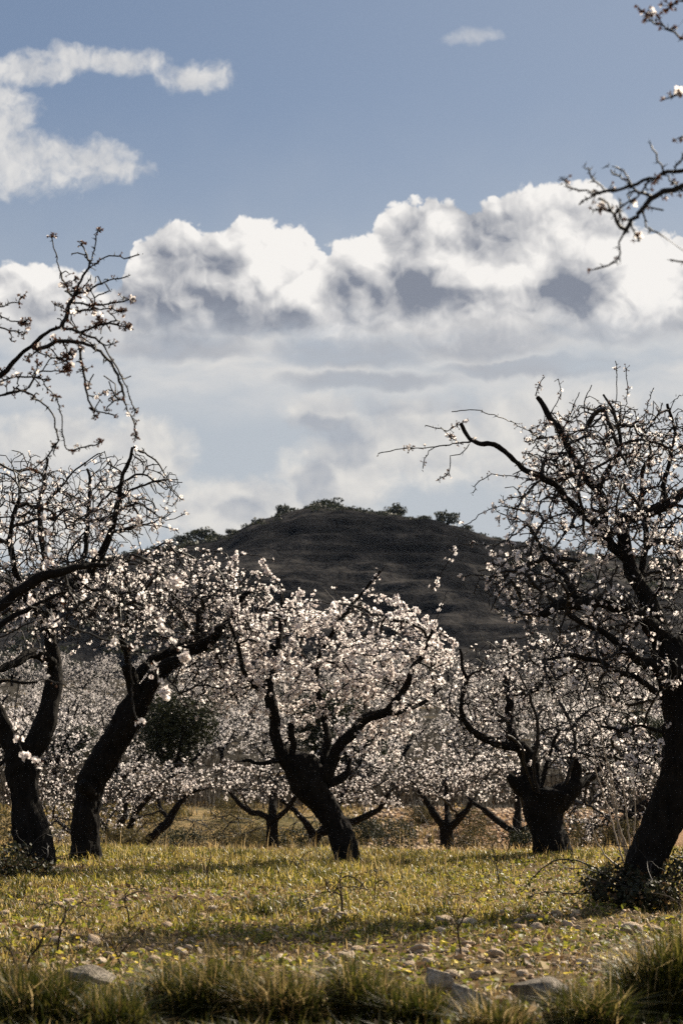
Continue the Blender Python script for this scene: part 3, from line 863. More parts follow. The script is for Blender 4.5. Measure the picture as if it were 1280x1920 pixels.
# D: pollarded stump-like tree to the right of the middle
almond_tree('stout pollarded almond tree with knobbly cut heads, behind the arching bramble', NEAR_G, 24.0,
    [(1034, 1606, 36), (1030, 1575, 32), (1025, 1545, 32), (1021, 1520, 38), (1026, 1498, 46), (1028, 1486, 48)],
    [[(1005, 1502, 26), (984, 1480, 21), (968, 1462, 15), (958, 1450, 9)],
     [(1000, 1492, 26), (996, 1460, 24, 0.05), (990, 1430, 21, 0.05), (976, 1408, 15, 0.0), (963, 1390, 11), (959, 1350, 9, 0.1), (955, 1306, 8, 0.2), (950, 1262, 6, 0.3), (962, 1215, 4, 0.4)],
     [(970, 1402, 10, 0.0), (924, 1390, 8, -0.2), (886, 1370, 7, -0.3), (866, 1330, 5, -0.4), (871, 1264, 4, -0.5), (862, 1220, 3, -0.5)],
     [(957, 1300, 7, 0.2), (985, 1296, 6, 0.1), (1015, 1292, 5, 0.0), (1045, 1262, 4, -0.2)],
     [(1044, 1500, 28), (1066, 1480, 22), (1082, 1456, 14), (1080, 1432, 11), (1070, 1418, 7), (1078, 1390, 4), (1070, 1350, 3)],
     [(1074, 1478, 12, 0.1), (1100, 1465, 9, 0.3), (1125, 1440, 6, 0.5), (1150, 1390, 4, 0.6)],
     [(998, 1440, 10, 0.1), (1005, 1405, 8, 0.2), (1020, 1392, 5, 0.3)],
     [(1014, 1478, 4, -0.2), (1024, 1440, 3.5, -0.2), (1034, 1400, 3, -0.2), (1048, 1370, 2.4, -0.2)]],
    [(930, 1280, 95, 90, 0.0, 1.1, 200), (1020, 1250, 100, 80, 0.2, 1.1, 160), (1090, 1350, 110, 80, 0.2, 1.1, 200), (900, 1360, 70, 60, -0.2, 0.8, 80), (1150, 1430, 80, 60, 0.3, 0.9, 90), (1030, 1420, 50, 40, 0, 0.4, 30)],
    hand=[[(1000, 1480, -0.3), (985, 1440, -0.5), (978, 1405, -0.6)], [(1010, 1490, -0.3), (1000, 1440, -0.4), (1008, 1380, -0.5)], [(1060, 1470, -0.3), (1078, 1400, -0.3), (1070, 1340, -0.3)]],
    seed=33, n_fl=2500, fsize=0.0215, wob=0.24, tip=0.0044, twig_density=2.5, dim_low=0.15, dim_high=0.15)
# E: the big tree by the right edge
almond_tree('tall spreading almond tree with a dark twisting trunk by the right edge', NEAR_G, 15.6,
    [(1198, 1690, 42), (1208, 1640, 38), (1222, 1590, 36), (1248, 1535, 35), (1272, 1460, 36), (1282, 1380, 36), (1274, 1300, 38), (1260, 1240, 38), (1246, 1205, 32)],
    [[(1244, 1210, 30), (1226, 1160, 26), (1206, 1105, 20, 0.0), (1180, 1050, 19, 0.05), (1168, 1005, 18, 0.1), (1172, 975, 16, 0.1), (1200, 962, 14, 0.1), (1243, 945, 13, 0.1), (1285, 924, 12, 0.2), (1340, 880, 10, 0.4), (1390, 800, 7, 0.6)],
     [(1172, 1045, 13, 0.05), (1138, 1012, 11, 0.1), (1132, 960, 11, 0.15), (1122, 918, 11, 0.15), (1088, 876, 10, 0.2), (1056, 818, 8.5, 0.25), (1028, 782, 7.5, 0.3), (1003, 741, 6, 0.3)],
     [(1150, 1000, 10, 0.0), (1114, 980, 9.5, -0.1), (1070, 946, 9, -0.15), (1036, 903, 8.5, -0.2), (982, 880, 7.5, -0.25), (957, 860, 7, -0.3), (930, 832, 6.5, -0.35), (893, 825, 6, -0.4), (860, 790, 5, -0.4)],
     [(1236, 1190, 24, -0.1), (1196, 1157, 19, -0.2), (1150, 1138, 18, -0.3), (1116, 1124, 17, -0.4), (1078, 1128, 15, -0.5), (1042, 1137, 13, -0.55), (1014, 1151, 10, -0.6)],
     [(1078, 1122, 9, -0.5), (1062, 1090, 8, -0.4), (1028, 1048, 6, -0.3), (1005, 1010, 4.5, -0.2), (985, 985, 3.5, -0.1)],
     [(1240, 1250, 16, -0.2), (1205, 1240, 13, -0.3), (1150, 1203, 10, -0.4), (1100, 1170, 7, -0.5), (1060, 1150, 4, -0.6)],
     [(1196, 1100, 12, 0.2), (1200, 1050, 10, 0.3), (1212, 1000, 8, 0.4), (1205, 930, 6, 0.5), (1215, 850, 4, 0.6), (1205, 790, 3, 0.7)],
     [(1232, 1300, 9, -0.3), (1200, 1276, 8, -0.4), (1166, 1262, 7, -0.4), (1118, 1232, 6, -0.5), (1062, 1229, 4.5, -0.6), (1022, 1240, 3, -0.7)],
     [(1238, 1372, 5, -0.3), (1205, 1364, 4, -0.4), (1172, 1366, 3.4, -0.5), (1128, 1358, 2.6, -0.6)],
     [(1122, 918, 8, 0.15), (1140, 870, 7, 0.2), (1165, 840, 6, 0.2), (1150, 780, 4, 0.2), (1128, 740, 3, 0.2)],
     [(1270, 1240, 24, 0.2), (1310, 1170, 20, 0.4), (1360, 1100, 15, 0.6), (1430, 1040, 10, 0.9), (1480, 950, 6, 1.1)],
     [(1243, 945, 8, 0.1), (1250, 880, 6, 0.3), (1262, 820, 4.5, 0.5), (1255, 760, 3, 0.6)]],
    [(1120, 830, 130, 85, 0.15, 0.8, 280), (1235, 840, 100, 90, 0.3, 0.8, 190), (1080, 960, 150, 90, 0.0, 0.9, 260), (1200, 980, 110, 110, 0.2, 0.9, 210), (1000, 1090, 110, 80, -0.3, 0.8, 180), (1120, 1150, 140, 90, -0.2, 0.9, 220), (1190, 1260, 90, 80, -0.2, 0.8, 140), (1090, 1250, 100, 70, -0.3, 0.8, 110), (1400, 960, 150, 160, 0.6, 1.1, 120), (1040, 880, 80, 70, 0.1, 0.6, 80), (1265, 1080, 60, 140, 0.2, 0.7, 110), (1190, 1400, 60, 70, -0.2, 0.6, 50)],
    hand=[[(884, 827, -0.4), (849, 832, -0.45), (815, 838, -0.5), (778, 841, -0.55), (740, 843, -0.6), (708, 850, -0.6)],
          [(862, 795, -0.4), (838, 806, -0.45), (822, 804, -0.5), (795, 798, -0.5)], [(868, 833, -0.4), (848, 822, -0.4), (826, 800, -0.45)],
          [(880, 834, -0.4), (862, 852, -0.4), (844, 856, -0.4), (842, 884, -0.4), (825, 898, -0.4)], [(815, 838, -0.5), (800, 852, -0.5), (792, 876, -0.5)],
          [(1010, 820, 0.1), (975, 800, -0.1), (935, 782, -0.3), (890, 770, -0.3), (846, 772, -0.3)],
          [(1003, 741, 0.3), (1010, 722, 0.3), (1020, 706, 0.3)], [(1028, 782, 0.3), (1050, 740, 0.3), (1048, 712, 0.3)], [(1150, 790, 0.2), (1156, 730, 0.2), (1154, 676, 0.2)], [(1165, 800, 0.2), (1176, 740, 0.2), (1172, 692, 0.2)],
          [(1200, 800, 0.5), (1215, 755, 0.5), (1224, 726, 0.5)], [(1255, 770, 0.5), (1268, 745, 0.5), (1276, 742, 0.5)], [(1100, 800, 0.2), (1095, 755, 0.2), (1108, 722, 0.2)], [(1060, 800, 0.2), (1075, 760, 0.2), (1085, 735, 0.2)],
          [(985, 985, -0.1), (940, 1018, -0.2), (890, 1022, -0.3), (858, 1024, -0.3), (832, 1068, -0.35), (810, 1106, -0.35)], [(1000, 960, -0.1), (930, 950, -0.2), (880, 980, -0.3), (866, 985, -0.3)],
          [(1000, 900, -0.2), (930, 890, -0.2), (895, 905, -0.3), (886, 925, -0.3)], [(1010, 1050, -0.2), (940, 1080, -0.3), (890, 1078, -0.4), (868, 1080, -0.4)]],
    seed=46, n_fl=6600, fsize=0.0195, wob=0.26, tip=0.0037, root_flare=0.35, step=0.06, twig_density=2.2, dim_low=0.05, dim_high=0.66, dim_rows=(1050, 890), n_spur=3000, limb_k=0.76)
# F: a tree standing just outside the frame to the right whose branch ends reach into the sky
def off_frame_tree(label, dist, x0, limbs_px, hand, crowns, seed, n_fl, fsize, tip, h_top, r0, stalk, dim_flower, spurs):
    ppm = FPX / dist
    g0 = gz(x0, dist)
    base_px = 640 + x0 * ppm
    def row(z): return 1450 - (z - CAM_Z) * ppm * 1.0
    trunk = [(base_px, row(g0), r0 * ppm), (base_px - 0.05 * ppm, row(0.5 * h_top), r0 * 0.85 * ppm), (base_px + 0.03 * ppm, row(h_top), r0 * 0.9 * ppm)]
    return almond_tree(label, None, dist, trunk, [[(base_px + 0.02 * ppm, row(h_top * 0.93), r0 * 0.7 * ppm)] + L for L in limbs_px], crowns, hand=hand, seed=seed, n_fl=n_fl, fsize=fsize, tip=tip, step=0.045, wob=0.25, stalk=stalk, dim_low=dim_flower[0], dim_high=dim_flower[1], limb_k=0.75, hand_w=5.0, n_spur=spurs, tip_w=9.0, buds=0.01)
off_frame_tree('almond branch ends with sparse blossom reaching into the sky at top right', 6.6, 2.1,
    [[(1600, 420, 22), (1420, 360, 12), (1290, 349, 5.5)], [(1610, 330, 18), (1430, 290, 11), (1292, 318, 5.0)], [(1640, 200, 16), (1480, 120, 9), (1300, 84, 4)]],
    [[(1290, 349), (1256, 356), (1230, 366), (1212, 382), (1200, 398), (1184, 414), (1172, 432), (1163, 455), (1160, 474), (1154, 490), (1136, 497), (1118, 503)],
     [(1290, 318), (1262, 320), (1240, 326), (1206, 340), (1170, 354), (1138, 361), (1106, 370), (1087, 382)],
     [(1125, 364), (1086, 358), (1066, 348), (1056, 338)], [(1136, 361), (1118, 340), (1108, 322), (1097, 311)],
     [(1222, 370), (1196, 356), (1176, 341), (1160, 332), (1143, 318)], [(1180, 344), (1172, 328), (1166, 318)],
     [(1242, 325), (1232, 300), (1221, 268)], [(1262, 320), (1272, 306), (1279, 293)], [(1246, 328), (1262, 346), (1282, 358)],
     [(1172, 432), (1154, 415), (1146, 394), (1128, 374)], [(1150, 405), (1157, 392), (1159, 380)], [(1143, 394), (1128, 393), (1114, 395)],
     [(1203, 394), (1208, 412), (1216, 428), (1230, 436)], [(1185, 418), (1188, 436), (1197, 450)],
     [(1300, 84), (1276, 68), (1252, 56), (1234, 46), (1222, 40), (1214, 29)], [(1300, 10), (1278, 2), (1256, 8)], [(1310, 170), (1284, 172), (1263, 179)], [(1310, 494), (1282, 491), (1254, 488)], [(1310, 262), (1290, 262), (1278, 260)]],
    [(1480, 150, 150, 160, 0.0, 0.5, 60), (1190, 370, 90, 60, 0.0, 0.12, 22)], 61, 210, 0.0215, 0.0031, 2.1, 0.16, 0.020, (0.95, 0.95), 260)
# G: a tree just outside the frame to the left
off_frame_tree('almond branches arching and drooping in from the left, higher than the leaning trees', 11.0, -3.0,
    [[(-250, 820, 22), (-110, 760, 12), (-20, 710, 7), (24, 674, 6), (57, 650, 5.5), (92, 626, 5), (118, 612, 4.2)], [(-240, 1260, 26), (-120, 1220, 18), (-50, 1180, 15), (0, 1138, 14), (57, 1088, 13), (115, 1064, 11), (160, 1056, 8), (206, 1052, 5.5)],
     [(-240, 760, 18), (-120, 720, 10), (-30, 738, 4), (30, 728, 3)], [(-280, 640, 14), (-120, 600, 8), (-20, 578, 4)], [(-220, 1320, 12), (-60, 1284, 6), (0, 1278, 4.2), (75, 1275, 3.2)], [(-120, 1220, 14, 0.3), (-30, 1190, 9, 0.4), (60, 1140, 6, 0.5), (130, 1110, 4, 0.5)]],
    [[(118, 612), (128, 582), (137, 558), (152, 526), (166, 500), (178, 470), (183, 433)], [(136, 555), (118, 522), (108, 490), (98, 446)], [(166, 503), (182, 490), (205, 480), (235, 484), (263, 480)], [(171, 494), (162, 478), (155, 458)],
     [(140, 555), (175, 540), (205, 526), (240, 518)], [(137, 566), (175, 572), (212, 570), (250, 558)], [(130, 582), (190, 580), (228, 584)], [(165, 574), (182, 590), (190, 602)], [(118, 614), (150, 624), (186, 640), (206, 668), (225, 700), (240, 735), (253, 766)],
     [(70, 655), (108, 641), (140, 640), (172, 650), (202, 672), (216, 695), (230, 722), (236, 760), (250, 790), (256, 816)], [(145, 643), (155, 682), (160, 722), (170, 756), (178, 780)], [(168, 765), (188, 772), (215, 778)],
     [(152, 625), (185, 610), (205, 607), (236, 613)], [(30, 728), (60, 742), (95, 770), (106, 800), (108, 832), (98, 850)], [(0, 715), (40, 706), (76, 708), (96, 735), (112, 762), (118, 802), (126, 842), (150, 840), (188, 832)],
     [(108, 830), (85, 860), (65, 880)], [(-20, 578), (18, 571), (46, 556)], [(-15, 582), (12, 598), (46, 604)], [(-10, 608), (18, 620), (37, 623)], [(118, 640), (126, 665), (128, 690)], [(60, 652), (90, 668), (112, 672), (128, 664)],
     [(206, 1052), (250, 1050), (290, 1070), (330, 1095)], [(200, 1052), (236, 1082), (270, 1122), (300, 1172), (345, 1232)], [(160, 1056), (176, 1020), (200, 990), (260, 975)], [(95, 1068), (84, 1010), (78, 940), (84, 880), (100, 838)], [(25, 1108), (20, 1060), (24, 1010)],
     [(75, 1275), (110, 1281), (142, 1296), (172, 1312)], [(130, 1110), (170, 1170), (215, 1190), (250, 1215)], [(75, 1180), (130, 1178), (200, 1200), (250, 1222), (290, 1262), (310, 1300)], [(240, 1215), (246, 1260), (252, 1330), (268, 1360)], [(28, 1330), (34, 1380), (42, 1415), (70, 1430)]],
    [(90, 1120, 130, 70, 0.2, 0.6, 36), (60, 690, 70, 60, 0.0, 0.3, 26), (170, 560, 80, 90, 0.0, 0.25, 44), (190, 700, 60, 80, 0.0, 0.2, 24), (-160, 900, 140, 200, 0.0, 0.8, 60)], 72, 1300, 0.0205, 0.0038, 1.75, 0.19, 0.024, (0.25, 0.95), 900)

# ------------------------------------------------------------------ second row, on the lower ground behind
BACK_G = 'smaller almond trees in the second row'
def second(label, dist, trunk, limbs, crowns, seed, n_fl=1500, fsize=0.025):
    return almond_tree(label, BACK_G, dist, trunk, limbs, crowns, seed=seed, n_fl=int(n_fl * 1.15), fsize=fsize, tip=0.0062, single=0, step=0.12, twig_density=1.5, dim_low=0.15, dim_high=0.15, wob=0.4, root_flare=0.3, stalk=0.05, maxlen=1.6)
second('small straight-trunked blossoming almond just left of the leaning middle trunk', 43,
    [(510, 1596, 13), (510, 1560, 11), (511, 1535, 11)],
    [[(508, 1538, 7), (490, 1524, 7), (468, 1522, 6), (446, 1502, 5, 0.2), (430, 1480, 4, 0.3)], [(512, 1535, 9), (512, 1500, 7, 0.2), (516, 1460, 4, 0.3)], [(514, 1538, 6), (545, 1510, 5, -0.4), (565, 1480, 4, -0.6)]],
    [(460, 1462, 80, 42, 0, 2.0, 150), (540, 1460, 80, 48, 0, 2.0, 140)], 101, 1500)
second('crooked twin-limbed almond partly hidden by the leaning middle trunk', 44,
    [(592, 1600, 11), (590, 1578, 10), (598, 1560, 11)],
    [[(590, 1575, 8), (574, 1545, 7), (552, 1520, 6, 0.2), (526, 1500, 4, 0.3)], [(602, 1562, 8), (640, 1548, 8, -0.2), (672, 1536, 7, -0.3), (706, 1520, 6, -0.3), (730, 1488, 4, -0.4)], [(600, 1560, 7), (640, 1500, 5, 0.3), (660, 1450, 4, 0.5)]],
    [(690, 1470, 95, 55, 0, 2.0, 230), (600, 1480, 60, 45, 0.2, 1.6, 80)], 102, 1900)
second('low forked almond growing behind the S-shaped leaning trunk', 44,
    [(258, 1618, 12), (254, 1598, 12), (258, 1584, 12)],
    [[(260, 1588, 10), (282, 1570, 9), (312, 1545, 8, 0.2), (332, 1515, 7, 0.3), (352, 1490, 5, 0.4), (390, 1478, 3, 0.5)], [(254, 1590, 9), (242, 1566, 7, -0.2), (252, 1530, 6, -0.3), (284, 1490, 5, -0.4)], [(320, 1540, 5, 0.2), (300, 1510, 4, 0.6), (296, 1480, 3, 0.8)]],
    [(280, 1470, 95, 48, 0, 2.0, 200), (345, 1462, 60, 36, 0.2, 1.6, 100), (230, 1530, 60, 50, 0.2, 1.4, 70)], 103, 1900)
second('tangled almond thicket between the two trunks by the left edge', 41,
    [(205, 1612, 12), (212, 1590, 11), (216, 1575, 10)],
    [[(214, 1580, 8), (196, 1550, 6, 0.2), (170, 1520, 5, 0.3), (130, 1490, 4, 0.4)], [(216, 1578, 7), (230, 1540, 6, -0.2), (240, 1505, 4, -0.3)], [(212, 1585, 6), (140, 1560, 5, 0.5), (100, 1530, 4, 0.8)]],
    [(110, 1480, 110, 65, 0, 2.2, 260), (130, 1560, 100, 45, 0.3, 1.6, 120), (215, 1500, 60, 50, 0, 1.4, 60)], 104, 1700)
second('small almond on a short dark trunk left of the pollarded stump', 43,
    [(838, 1598, 14), (838, 1570, 12), (838, 1548, 13)],
    [[(834, 1552, 9), (818, 1530, 8), (800, 1505, 6, 0.2), (784, 1480, 4, 0.3)], [(842, 1552, 8), (864, 1534, 7, -0.2), (884, 1506, 5, -0.3)], [(838, 1548, 8), (840, 1510, 6, 0.3), (832, 1460, 4, 0.5)]],
    [(835, 1455, 85, 52, 0, 2.0, 220), (775, 1450, 50, 45, 0.2, 1.5, 60)], 105, 1800)
second('slender almond with a low side limb touching the pollarded stump', 41,
    [(964, 1612, 12), (966, 1580, 10), (969, 1558, 10)],
    [[(966, 1562, 7), (945, 1548, 6.5), (920, 1530, 6, 0.2), (896, 1510, 5, 0.3), (876, 1494, 3, 0.4)], [(969, 1560, 9), (970, 1520, 8, 0.1), (970, 1480, 6, 0.2), (962, 1440, 4, 0.3)], [(972, 1560, 6), (990, 1550, 5, -0.2), (1014, 1542, 4, -0.3)]],
    [(915, 1450, 75, 50, 0, 1.8, 170), (975, 1450, 50, 45, 0.2, 1.4, 60)], 106, 1300)
second('leaning almond trunk hidden behind thin suckers at the right', 38,
    [(1140, 1604, 20), (1156, 1572, 18), (1178, 1540, 16), (1200, 1515, 14)],
    [[(1198, 1518, 12), (1225, 1495, 9), (1250, 1460, 7, 0.2), (1270, 1420, 5, 0.3)], [(1178, 1540, 9), (1170, 1500, 7, 0.3), (1150, 1450, 5, 0.4), (1120, 1410, 3, 0.5)]],
    [(1150, 1430, 100, 75, 0, 2.0, 230), (1240, 1430, 60, 70, 0.2, 1.5, 90), (1110, 1530, 70, 60, 0.2, 1.5, 120), (1190, 1500, 70, 70, -0.2, 1.4, 110)], 107, 1800)

# ------------------------------------------------------------------ rows going up the far slope: three grown trees, copied
FAR_G = 'almond trees up the far slope'
def far_proto(seed, h):
    """a rounded almond tree grown near the middle of the slope"""
    d = 100.0; ppm = FPX / d
    r = np.random.default_rng(seed)
    x0 = 640; b = 1450 - (gz(0, d) - CAM_Z) * ppm
    def y(z): return b - z * ppm
    tr = [(x0, b, 0.16 * ppm), (x0 + 3, y(0.5), 0.13 * ppm), (x0 + 5 * r.normal(), y(0.9), 0.14 * ppm)]
    limbs = []
    for k in range(5):
        a = k * 1.257 + r.normal(0, 0.3); q = 1.1 + 0.5 * r.random()
        limbs.append([(tr[-1][0], y(0.8), 0.10 * ppm), (x0 + math.cos(a) * 0.5 * ppm, y(1.25), 0.07 * ppm, 0.5 * math.sin(a)), (x0 + math.cos(a) * q * ppm, y(h * 0.72), 0.035 * ppm, q * math.sin(a))])
    return almond_tree('far almond tree', FAR_G, d, tr, limbs, [(x0, y(h * 0.62), 1.75 * ppm, h * 0.40 * ppm, 0, 1.75, 330)], seed=seed, n_fl=900, fsize=0.042, far=True, tip=0.013, single=0, step=0.22, stalk=0.08, maxlen=2.2)
protos = [far_proto(201, 3.1), far_proto(202, 2.7), far_proto(203, 3.4)]
def copy_tree(root, loc, rz, s, label):
    n = root.copy(); C.objects.link(n); n.location = loc; n.rotation_euler = (0, 0, rz); n.scale = (s, s, s); n['label'] = label
    for ch in root.children:
        c = ch.copy(); C.objects.link(c); c.parent = n
        for g in ch.children:
            d = g.copy(); C.objects.link(d); d.parent = c
    return n
rr = random.Random(5)
spots = []
for row, y in enumerate((68, 78, 88, 99, 111, 124, 138, 153, 169, 186, 204, 214)):
    half = 0.18 * y + 2
    x = -half + rr.uniform(0, 3)
    while x < half:
        px = 640 + FPX * x / y
        if not (430 < px < 480 and row < 2) and not (690 < px < 1010 and row < 2) and not (180 < px < 300 and row in (2, 3)) and not (235 < px < 430 and row < 2):
            spots.append((x + rr.uniform(-0.6, 0.6), y + rr.uniform(-1.5, 1.5)))
        x += rr.uniform(3.5, 4.7) * (1 + row * 0.015)
def far_label(x, y):
    px = 640 + FPX * x / y
    where = 'past the left edge trunks' if px < 300 else 'between leaning and middle tree' if px < 520 else 'behind the middle tree' if px < 760 else 'between middle tree and stump' if px < 1000 else 'behind stump and big tree'
    tier = 'lowest rows' if y < 95 else 'middle rows' if y < 145 else 'highest rows'
    return 'pale almond tree in the %s of the slope, %s' % (tier, where)
first = {0: True, 1: True, 2: True}
for i, (x, y) in enumerate(spots):
    k = i % 3
    LBL = far_label(x, y)
    loc = (x, y, float(gz(x, y)) - 0.03); rz = rr.uniform(0, 6.28); s = rr.uniform(0.8, 1.1)
    if first[k]:
        first[k] = False
        q = protos[k]; q.location = loc; q.rotation_euler = (0, 0, rz); q.scale = (s, s, s); q['label'] = LBL
    else: copy_tree(protos[k], loc, rz, s, LBL)
print('far trees', len(spots))

# ================================================================== hill and slope trees, shrubs
M_OAK = mat_leaf('holm_oak_leaf', [(0.0, (0.016, 0.020, 0.010)), (0.6, (0.030, 0.034, 0.016)), (1.0, (0.048, 0.050, 0.024))], trans=0.25, spec=0.2)
M_SCRUB = mat_leaf('scrub_leaf', [(0.0, (0.045, 0.040, 0.018)), (0.6, (0.085, 0.070, 0.030)), (1.0, (0.15, 0.115, 0.05))], trans=0.35, spec=0.1)
LEAFQ = (np.array([[-0.5, 0, 0], [0, -0.32, 0.06], [0.5, 0, 0], [0, 0.32, 0.06]]), np.array([[0, 1, 2], [0, 2, 3]]), np.zeros(2, int))

def leaf_cloud(r, lobes, n, size):
    """leaves spread through overlapping lobes, thicker towards each lobe's skin"""
    P, Nn = [], []
    vol = np.array([a[3] * a[4] * a[5] for a in lobes]); pk = r.choice(len(lobes), n, p=vol / vol.sum())
    q = unit(r.normal(0, 1, (n, 3))); rad = 0.55 + 0.45 * r.random((n, 1)) ** 0.6
    L = np.array(lobes)[pk]
    lump = 0.72 + 0.56 * fbm(q[:, 0] * 2.3 + pk, q[:, 1] * 2.3, q[:, 2] * 2.3 + pk * 3.0, 3)[:, None]
    pos = L[:, :3] + q * L[:, 3:6] * rad * lump
    nrm = q + r.normal(0, 0.7, (n, 3))
    R = frames(nrm, r.uniform(0, 6.28, n))
    return scatter([LEAFQ], np.zeros(n, int), pos, R, size * r.uniform(0.6, 1.3, n))

def round_tree_meshes(seed, w, h, n, size, mat=None, trunk_h=0.3):
    r = np.random.default_rng(seed)
    lobes = [(0, 0, h * 0.6, w * 0.30, w * 0.30, h * 0.36)]
    for k in range(15):
        a = r.uniform(0, 6.28); q = w * 0.42 * math.sqrt(r.random())
        s = r.uniform(0.09, 0.20)
        lobes.append((q * math.cos(a), q * math.sin(a), h * r.uniform(0.42, 0.82), w * s, w * s, h * s * 0.9))
    V, T, Mt = leaf_cloud(r, lobes, n, size)
    crown = mesh_np('crown', V, tris=T, mats=[mat or M_OAK])
    pth = catmull(np.array([[0, 0, -0.4], [w * 0.02, 0, h * 0.15], [-w * 0.02, w * 0.01, h * 0.35], [0, 0, h * 0.62]]), h * 0.05)
    V, Q, Tr = tube(pth, np.linspace(w * 0.045, w * 0.02, len(pth)), 9, 0.2, 0.0, seed)
    Vs, Qs, Ts = [V], [Q], [Tr]; off = len(V)
    for k in range(5):
        a = k * 1.26 + r.normal(0, 0.3); e = np.array([math.cos(a) * w * 0.28, math.sin(a) * w * 0.28, h * r.uniform(0.55, 0.75)])
        pth2 = catmull(np.array([[0, 0, h * 0.22], e * 0.5 + np.array([0, 0, h * 0.06]), e]), h * 0.08)
        V, Q, Tr = tube(pth2, np.linspace(w * 0.024, w * 0.008, len(pth2)), 6, 0.1, 0.0, seed + k)
        Vs.append(V); Qs.append(Q + off); Ts.append(Tr + off); off += len(V)
    trunk = mesh_np('trunk', np.vstack(Vs), tris=np.vstack(Ts), quads=np.vstack(Qs), mats=[M_BARK], smooth=True)
    return crown, trunk

def plant_tree(name, meshes, loc, s, rz, label, cat, group=None):
    e = empty(name, loc, label, cat, group); e.scale = s; e.rotation_euler = (0, 0, rz)
    for nm, me in zip(('crown', 'trunk'), meshes):
        o = bpy.data.objects.new(nm, me); C.objects.link(o); o.parent = e
    return e

HILLTREES = [round_tree_meshes(300 + k, 1.0, 0.62, 900, 0.075) for k in range(4)]
HG = 'trees along the hill crest'
def on_crest(px, w_px, h_px, back=0.0):
    y = HILL_Y - 4.0 + back
    x = (px - 640) / FPX * y * 0.9975
    s = 1.3 * w_px / FPX * y
    hs = h_px / w_px / 0.62 * s * 1.25
    return (x, y, float(hill_z(x, y)) - 0.17 * hs), (s * 1.1, s, hs)
for k, (px, w, h, lab) in enumerate([
        (610, 50, 26, 'broad dark oak on the very summit of the hill'), (531, 36, 27, 'dark round oak on the crest just left of the summit'),
        (381, 60, 24, 'wide spreading oak clump on the left shoulder of the hill'), (433, 19, 15, 'small oak between the summit oaks and the left shoulder clump'),
        (746, 42, 22, 'flat-topped oak on the crest right of the summit'), (836, 40, 26, 'round oak where the crest starts to fall to the right'),
        (338, 30, 17, 'bush-like oak at the left end of the visible crest'), (316, 20, 14, 'smallest oak low on the left crest, next to the bush-like one'),
        (683, 24, 10, 'low scrubby oak just right of the summit oak'), (565, 20, 10, 'low bush between the summit oak and the round oak'),
        (795, 24, 11, 'low scrub oak between the two right-hand crest oaks'), (875, 26, 13, 'low oak near the spreading almond crown on the crest'),
        (408, 18, 10, 'low bush touching the wide oak clump'), (460, 14, 8, 'tiny bush on the long left slope of the crest'), (492, 16, 9, 'tiny bush just below the round crest oak'), (715, 22, 9, 'low bush left of the flat-topped crest oak')]):
    loc, s = on_crest(px, w, h)
    plant_tree('oak_tree', HILLTREES[k % 4], loc, s, k * 1.3, lab, 'tree', HG)
# scrub over the hill's face: one mass, clumps too many to count
r_ = np.random.default_rng(77)
n_c = 900
sx = r_.uniform(-130, 150, n_c * 3); sy = 250 + (HILL_Y - 252) * np.sqrt(r_.random(n_c * 3))
keep = (fbm(sx * 0.02, sy * 0.02, 5.0, 3) + 0.25 * sstep(sy, 470, 550) > 0.53)
sx, sy = sx[keep][:n_c], sy[keep][:n_c]
szs = r_.uniform(0.6, 2.0, len(sx)) ** 1.3 * (1 - 0.55 * sstep(sy, 515, 545))
sz_ = hill_z(sx, sy)
tot = [LEAFQ]; m_ = 46
q = unit(r_.normal(0, 1, (len(sx) * m_, 3))); q[:, 2] = np.abs(q[:, 2]) * 0.8
idx_ = np.repeat(np.arange(len(sx)), m_)
pos = np.stack([sx, sy, sz_], 1)[idx_] + q * szs[idx_][:, None] * (0.5 + 0.5 * r_.random((len(idx_), 1))) * np.array([1.3, 1.3, 0.9])
V, T, Mt = scatter(tot, np.zeros(len(idx_), int), pos, frames(q + r_.normal(0, 0.6, q.shape), r_.uniform(0, 6.28, len(idx_))), 0.42 * szs[idx_] * r_.uniform(0.6, 1.3, len(idx_)))
tag(obj('scrub', mesh_np('scrub', V, tris=T, mats=[M_OAK])), 'dark scrub bushes dotted over the face of the hill', 'scrub', kind='stuff')

# evergreens on the slope behind the front row
EG = [round_tree_meshes(331, 3.4, 3.6, 9000, 0.10), round_tree_meshes(332, 3.6, 4.4, 9000, 0.10)]
def ground_at(px, dist):
    x = (px - 640) / FPX * dist
    return (x, dist, float(gz(x, dist)) - 0.05)
plant_tree('oak_tree', EG[0], ground_at(325, 64), (0.95, 0.95, 1.12), 0.4, 'dense dark evergreen oak behind the limbs of the leaning tree', 'tree')
plant_tree('oak_tree', EG[1], ground_at(610, 78), (1.0, 1.0, 1.0), 1.9, 'dark evergreen oak behind the blossom of the middle tree', 'tree')
plant_tree('oak_tree', EG[0], ground_at(690, 70), (0.8, 0.8, 0.72), 3.2, 'low dark evergreen oak right of the middle trunk, under its blossom', 'tree')

plant_tree('oak_tree', EG[0], ground_at(1195, 66), (0.9, 0.9, 0.9), 0.9, 'dark evergreen oak behind the blossom left of the big twisting trunk', 'tree')
plant_tree('oak_tree', EG[1], ground_at(130, 84), (0.8, 0.8, 0.6), 2.5, 'low dark evergreen oak seen between the two trunks by the left edge', 'tree')
